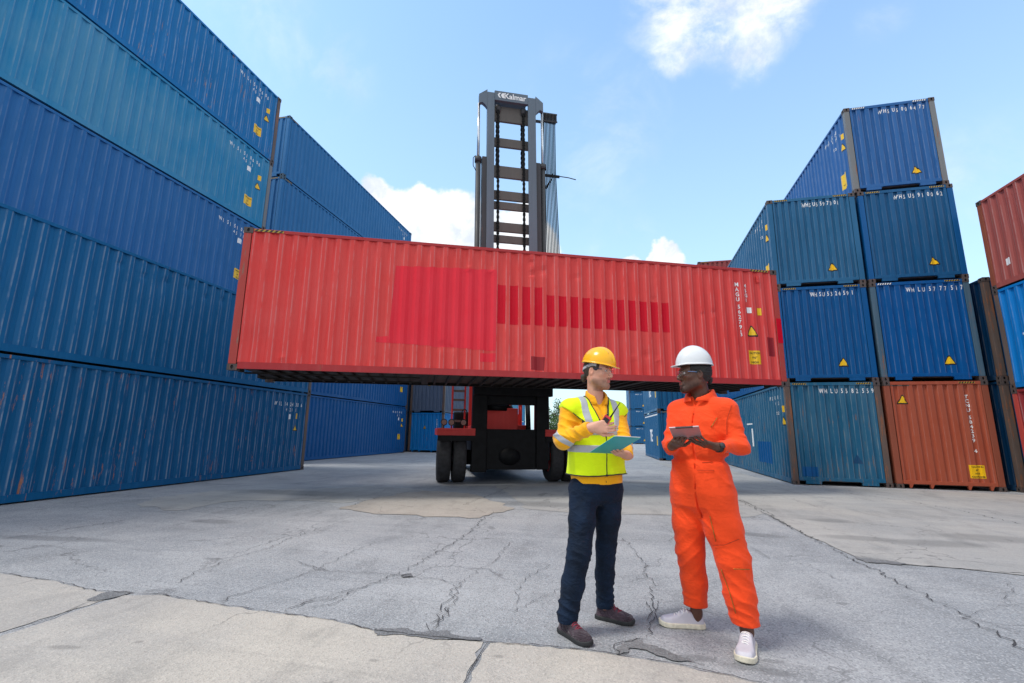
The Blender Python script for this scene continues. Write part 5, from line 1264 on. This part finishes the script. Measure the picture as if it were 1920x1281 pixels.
# radio held in the right hand
ra = unit((.52, -.12, .80)); rb = unit(np.cross(ra, (0, -1, 0))); rcx = np.cross(ra, rb); RD = np.array((-.044, 3.316, 1.420))
RR = root('walkie_talkie', 'red walkie-talkie with black antenna in the raised hand of the person in the lime vest', 'radio', tuple(RD))
Mr = Matrix(((rb[0], rcx[0], ra[0], 0), (rb[1], rcx[1], ra[1], 0), (rb[2], rcx[2], ra[2], 0), (0, 0, 0, 1)))
RDM = plain('red_radio_plastic', (.55, .03, .04), .35)
bm = B(); box(bm, -.026, -.016, -.065, .026, .016, .045, bev=.006, M=Mr); obj('case', bm, RDM, RR)
bm = B(); cyl(bm, Mr @ Vector((.014, 0, .044)), Mr @ Vector((.014, 0, .058)), .007, .0065, 12); cyl(bm, Mr @ Vector((.014, 0, .058)), Mr @ Vector((.016, -.002, .165)), .0055, .003, 12); obj('antenna', bm, M['blk'], RR, True)
bm = B(); cyl(bm, Mr @ Vector((-.012, 0, .0445)), Mr @ Vector((-.012, 0, .056)), .0065, n=12); obj('knob', bm, M['blk'], RR, True)
bm = B(); box(bm, -.019, -.0175, -.01, .019, -.0165, .03, M=Mr); obj('speaker_grille', bm, M['blk'], RR)
# clipboard
def board(name, label, cat, P1, P2, P4, th, mats, build):
    P1, P2, P4 = map(lambda p: np.array(p, float), (P1, P2, P4)); e1 = P4-P1; e2 = P2-P1; W_ = np.linalg.norm(e1); Hg = np.linalg.norm(e2); e1 /= W_; e2 -= e1*(e2@e1); e2 = unit(e2); n_ = np.cross(e1, e2)
    if n_[2] < 0: n_ = -n_
    T_ = root(name, label, cat, tuple(P1)); Mx = Matrix(((e1[0], e2[0], n_[0], 0), (e1[1], e2[1], n_[1], 0), (e1[2], e2[2], n_[2], 0), (0, 0, 0, 1))); build(T_, Mx, W_, Hg); return T_
TEAL = plain('teal_plastic_board', (.004, .34, .36), .4, sc=3, var=.15); PAPER = plain('white_paper', (.78, .79, .80), .8, var=.02)
def cb(T_, Mx, W_, Hg):
    bm = B(); box(bm, 0, 0, 0, W_, Hg, .003, bev=.001, M=Mx); obj('board', bm, TEAL, T_)
    bm = B(); box(bm, .006, .02, .0032, W_-.006, Hg+.008, .0052, M=Mx); obj('paper', bm, PAPER, T_)
    bm = B(); box(bm, W_*.32, -.004, .0055, W_*.68, .028, .012, bev=.002, M=Mx); obj('clip', bm, M['chrome'], T_)
board('clipboard', 'teal clipboard with white papers in the hand of the person in the lime vest', 'clipboard', (-.1486, 3.2516, 1.2133), (-.0025, 2.9884, 1.322), (.0156, 3.351, 1.2061), .003, None, cb)

# ===== worker in orange coverall
OB = np.array([.66, 3.65, 0.])
PB = root('person', 'person in white hard hat and orange coverall with white sneakers, holding a tablet', 'person', tuple(OB))
lB, fB, _ = frame(-.60, -.80); lB2, fB2 = lB[:2], fB[:2]
hipR, hipL = (.535, 3.76, .90), (.700, 3.64, .90); knR, knL = (.530, 3.76, .53), (.765, 3.58, .53); anR, anL = (.555, 3.835, .10), (.822, 3.575, .10)
shR, shL = np.array((.505, 3.775, 1.512)), np.array((.785, 3.57, 1.512)); elR, elL = np.array((.425, 3.66, 1.262)), np.array((.838, 3.505, 1.275)); wrR, wrL = np.array((.402, 3.455, 1.262)), np.array((.690, 3.375, 1.262))
hl, hf, hu = frame(-.96, -.28, .0, 0); HO = np.array((.602, 3.645, 1.778)); HS = 1.09
fl = Field((.30, 3.12, .03), (1.05, 3.98, 1.95), .0085, fine=[(2, 1.60, 1.90, .0036), (2, 1.18, 1.40, .0036), (0, .33, .70, .0036), (1, 3.2, 3.46, .0036), (1, 3.54, 3.74, .004)])
for a, b_, ra_, rb_ in ((hipR, knR, .07, .05), (knR, anR, .045, .036), (hipL, knL, .07, .05), (knL, anL, .045, .036), (anR, (anR[0], anR[1], .05), .036, .034), (anL, (anL[0], anL[1], .05), .036, .034), ((.62, 3.70, .92), (.62, 3.69, 1.2), .10, .10), ((.62, 3.69, 1.2), (.64, 3.68, 1.42), .11, .12),
                      (shR, elR, .045, .036), (elR, wrR, .036, .027), (shL, elL, .045, .036), (elL, wrL, .036, .027), (shR, shL, .05, .05)): fl.add(rc(a, b_, ra_, rb_), .03)
headprims(fl, HO, hl, hf, hu, (.655, 3.685, 1.57), .062, 1.0, 1.08, HS)
WB = lambda a, b_, c: HO+(hl*a+hf*b_+hu*c)*HS
fl.add(ell(WB(0, .106, -.030), (.017, .010, .009), (hl, hf, hu)), .008); fl.add(rc(WB(-.018, .088, -.071), WB(.018, .088, -.071), .0095, .0095), .006); fl.add(rc(WB(-.018, .089, -.060), WB(.018, .089, -.060), .008, .008), .004)
hand(fl, wrL+np.array((-.012, -.002, .002)), (-.90, -.33, .22), (.05, .4, .92), 1, ((.12, .22, .15), (.12, .25, .2), (.15, .3, .2), (.2, .35, .25)), ((.65, .75, .1), (.75, .45, .4), (.7, .3, .6)), .16, 1.02)
hand(fl, wrR+np.array((.004, -.014, .003)), (.22, -.90, .26), (.35, .35, .85), -1, ((.65, .8, .45), (.75, .85, .45), (.8, .85, .5), (.85, .85, .5)), ((.6, .6, .2), (.75, .35, .45), (.7, .15, .6)), .05, 1.02)
emit('body', fl, SK_B, PB, OB, tint=headtint(HO, hl, hf, hu, (.095, .042, .026), .45, (.20, .075, .06), (.008, .006, .006), .85, hs=HS))
fl = Field(HO-.17, HO+.17, .0038); x, y, z = fl.grid(); q = ell(HO+hf*-.018+hu*.026, (.091, .115, .106), (hl, hf, hu))[0](x, y, z)
b_ = (x-HO[0])*hf[0]+(y-HO[1])*hf[1]+(z-HO[2])*hf[2]; c = (x-HO[0])*hu[0]+(y-HO[1])*hu[1]+(z-HO[2])*hu[2]; a_ = np.abs((x-HO[0])*hl[0]+(y-HO[1])*hl[1]+(z-HO[2])*hl[2])
reg = np.minimum(np.maximum(b_-.052, -c+.022), np.maximum(b_+.024, -c-.070)); reg = np.minimum(reg, np.maximum(np.maximum(b_-.022, -c-.002), .070-a_))
fl.F = (np.maximum(q, reg)-.003*np.abs(np.sin(c*160+0*b_))-.0018*wn3(8, 150)(x, y, z)).astype(np.float32)
for dx, dc, r_ in ((-.118, -.030, .016), (-.128, -.042, .014), (-.120, -.058, .013), (-.134, -.026, .010)): fl.add(ell(HO+hf*dx+hu*dc, (r_*1.1, r_, r_*1.1), (hl, hf, hu)), .006)
emit('hair', fl, HAIR_B, PB, OB)
helmet(PB, OB, HO+hf*-.004+hu*.024, hl, hf, hu, WH, .02, False, None, .146)
glasses(PB, OB, HO, hl*HS, hf*HS, hu*HS, FR_BL, LENS)
# coverall
fl = Field((.28, 3.20, .09), (1.06, 4.0, 1.70), .0068)
zt = [.78, .85, .94, 1.06, 1.17, 1.25, 1.34, 1.44, 1.515, 1.56, 1.62]
torB = loft(zt, [.620, .620, .618, .615, .612, .616, .630, .640, .645, .648, .650], [3.69, 3.69, 3.69, 3.69, 3.69, 3.685, 3.68, 3.68, 3.68, 3.685, 3.685], [.12, .215, .228, .212, .196, .203, .212, .210, .180, .115, .078], [.07, .145, .160, .152, .140, .150, .158, .145, .118, .09, .072], lB2, fB2)
fl.add(torB, .05)
for h_, k_, a_, rr_ in ((hipR, knR, anR, (.125, .115, .100, .090, .080)), (hipL, knL, anL, (.132, .125, .112, .100, .086))):
    h_, k_, a_ = np.array(h_), np.array(k_), np.array(a_); m1 = (h_+k_)/2+fB*.01; m2 = (k_+a_)/2-fB*.006
    for p, q, r1, r2 in ((h_, m1, rr_[0], rr_[1]), (m1, k_, rr_[1], rr_[2]), (k_, m2, rr_[2], rr_[3]), (m2, a_, rr_[3], rr_[4])): fl.add(rc(p, q, r1, r2), .03)
for (p, q, r1, r2) in ((shR, elR, .082, .066), (elR, wrR, .062, .045), (shL, elL, .088, .070), (elL, wrL, .066, .046), (shR+(.05, -.03, .03), shR, .07, .08), (shL+(-.05, .03, .03), shL, .07, .085)): fl.add(rc(p, q, r1, r2), .035)
x, y, z = fl.grid()
# belt gather
fl.F += (.012*np.exp(-((z-1.17)/.02)**2)+0*x+0*y).astype(np.float32)
NK = np.array((.652, 3.685, 1.622)); X, Y, Z_ = x-NK[0], y-NK[1], z-NK[2]; u_ = X*lB[0]+Y*lB[1]; f_ = X*fB[0]+Y*fB[1]
rr = np.sqrt(u_**2+(f_*.95)**2); cone = np.abs(rr-(.082+.40*(.05-np.clip(Z_, -.03, .06))+0*z))-.008; cl_ = np.maximum(cone, np.maximum(-Z_-.05, Z_-.042+.50*np.maximum(f_, -.02))); cl_ = np.maximum(cl_, (.22*np.maximum(.0, Z_+.07)-np.abs(u_))*(f_ > 0)+(f_ <= 0)*-1)
fl.F = np.minimum(fl.F, cl_).astype(np.float32)
opn = np.maximum(np.abs(u_)-.30*np.maximum(0, Z_+.085), -f_+.02); fl.F = np.maximum(fl.F, -np.maximum(opn, -(torB[0](x, y, z)+.016))).astype(np.float32)
limbdisp(fl, [(elL, .16, 41, 24, (.6, .1, 1), .024), (elR, .13, 42, 28, (.4, .4, 1), .020), ((shL+elL)/2, .13, 43, 22, (.5, .2, 1), .016), ((elL+wrL)/2, .12, 44, 30, (1, .3, .3), .015), ((shR+elR)/2, .12, 45, 24, (.5, .2, 1), .014),
              (knL, .18, 46, 24, (.8, .3, 1), .016), (knR, .16, 47, 26, (-.7, .2, 1), .014), (np.array(anL)+(0, 0, .15), .16, 48, 26, (.7, .2, 1), .013), (np.array(anR)+(0, 0, .15), .15, 49, 28, (.7, .2, 1), .012),
              ((.60, 3.52, .82), .18, 50, 20, (.8, .2, .7), .014), ((.62, 3.52, 1.12), .16, 51, 34, (1, .2, .15), .009), ((.62, 3.5, 1.35), .2, 52, 18, (.8, .2, .5), .008), (shL, .10, 53, 24, (1, .3, .5), .010)])
gen(fl, 54, .0048, 20, (1, .3, .55))
x, y, z = fl.grid(); xh = x+0*y; fl.F = np.maximum(fl.F, (np.where(xh < .68, .150, .140)-z)).astype(np.float32)
for wq, dq in ((wrR, unit(wrR-elR)), (wrL, unit(wrL-elL))): fl.add((lambda x, y, z, wq=wq, dq=dq: (-(((x-wq[0])*dq[0]+(y-wq[1])*dq[1]+(z-wq[2])*dq[2])+.006)), wq-.08, wq+.08), .001, 's', .0)
cov = fl.copy(); emit('coverall', fl, OR, PB, OB)
# zips follow the cloth surface: walk a ray from outside onto the field
def onsurf(fld, P, d_, maxd=.35):
    P = np.array(P, float); d_ = unit(d_); st = .003
    for i in range(int(maxd/st)):
        q = P+d_*st*i; ii = [int(np.clip(np.searchsorted(fld.ax[k], q[k]), 1, fld.n[k]-1)) for k in range(3)]
        if fld.F[tuple(ii)] < .001: return q-d_*.003
    return None
def zipper(pts, d_, w_=.004, mat=BRS, name='zip', r_=.0024):
    P_ = []
    for a, b_ in zip(pts, pts[1:]):
        for k in range(8): P_.append(onsurf(cov, np.array(a)+(np.array(b_)-np.array(a))*k/8, d_))
    P_.append(onsurf(cov, pts[-1], d_)); P_ = [Vector(p-OB) for p in P_ if p is not None]
    if len(P_) < 2: return
    sm = [P_[0]]+[(P_[i-1]+P_[i]*2+P_[i+1])/4 for i in range(1, len(P_)-1)]+[P_[-1]]
    bm = B(); tube(bm, sm, r_, 6); obj(name, bm, mat, PB, True)
c0 = np.array((.615, 3.69, 0)); fo = fB*.30
def zp(u, z): p = c0+fo+lB*u; return (p[0], p[1], z)
vw = unit((.0, 1, 0))
def pxp(px, py, y=3.2): d = fw+rt*((px-960)/F)+up*((640.5-py)/F); return np.array([d.x*y/d.y, y, CH+d.z*y/d.y])
def rayzip(pts, **k): zipper([pxp(*p) for p in pts], unit(pxp(*pts[0], 3.6)-pxp(*pts[0], 3.2)), **k)
for pts in ([(1301, 752), (1297, 780), (1294, 802)], [(1288, 838), (1288, 870), (1291, 905), (1297, 928), (1303, 944)], [(1345, 783), (1332, 803)], [(1260, 785), (1264, 800)], [(1331, 968), (1343, 1020)], [(1264, 957), (1277, 958)], [(1289, 1050), (1297, 1090), (1302, 1120)], [(1352, 1068), (1368, 1110), (1382, 1158)], [(1376, 1067), (1408, 1068)]): rayzip(pts)
SEAM = plain('orange_seam_shadow', (.38, .035, .008), .9)
for pts in ([(1318, 1023), (1362, 1022), (1392, 1010)], [(1280, 880), (1310, 882), (1345, 882)], [(1372, 760), (1362, 790), (1362, 820)], [(1258, 872), (1300, 868), (1345, 866)]): rayzip(pts, mat=SEAM, name='seam', r_=.0018)
SN_U = plain('pale_lilac_white_leather', (.50, .49, .555), .55, sc=12, var=.05, bump=.1); SN_S = plain('cream_sole_rubber', (.66, .62, .50), .6); SN_L = plain('white_lace', (.80, .78, .78), .8)
shoe(PB, OB, (.605, 3.838), (.300, 3.822), SN_U, SN_S, SN_L, .112, 1.08, .034); shoe(PB, OB, (.842, 3.630), (.737, 3.325), SN_U, SN_S, SN_L, .112, 1.22, .034)
# watch
wd = unit(wrL-elL); Wc = wrL+wd*.008; bm = B(); cyl(bm, Vector(Wc-wd*.011-OB), Vector(Wc+wd*.011-OB), .0325, n=24); WT = obj('wrist_watch', bm, M['blk'], PB, True)
nn = unit(np.array((.1, -.9, .3))-wd*(np.array((.1, -.9, .3))@wd)); bm = B(); cyl(bm, Vector(Wc+nn*.030-OB), Vector(Wc+nn*.042-OB), .019, n=24); obj('watch_case', bm, M['mastdk'], WT, True)
# tablet
ALU = plain('rose_grey_aluminium', (.42, .33, .35), .35, .5, .04)
def tab(T_, Mx, W_, Hg):
    bm = B(); box(bm, 0, 0, 0, W_, Hg, .008, bev=.003, M=Mx); obj('back_case', bm, ALU, T_)
    bm = B(); box(bm, .004, .004, .0082, W_-.004, Hg-.004, .0092, M=Mx); obj('screen', bm, M['glass'], T_)
    bm = B(); box(bm, W_*.22, Hg-.012, -.0012, W_*.80, Hg+.0008, .0078, M=Mx); obj('antenna_strip', bm, M['blk'], T_)
board('tablet', 'rose grey tablet held in both hands of the person in the orange coverall', 'tablet', (.411, 3.3996, 1.3012), (.3639, 3.2234, 1.3805), (.5876, 3.3539, 1.3117), .008, None, tab)
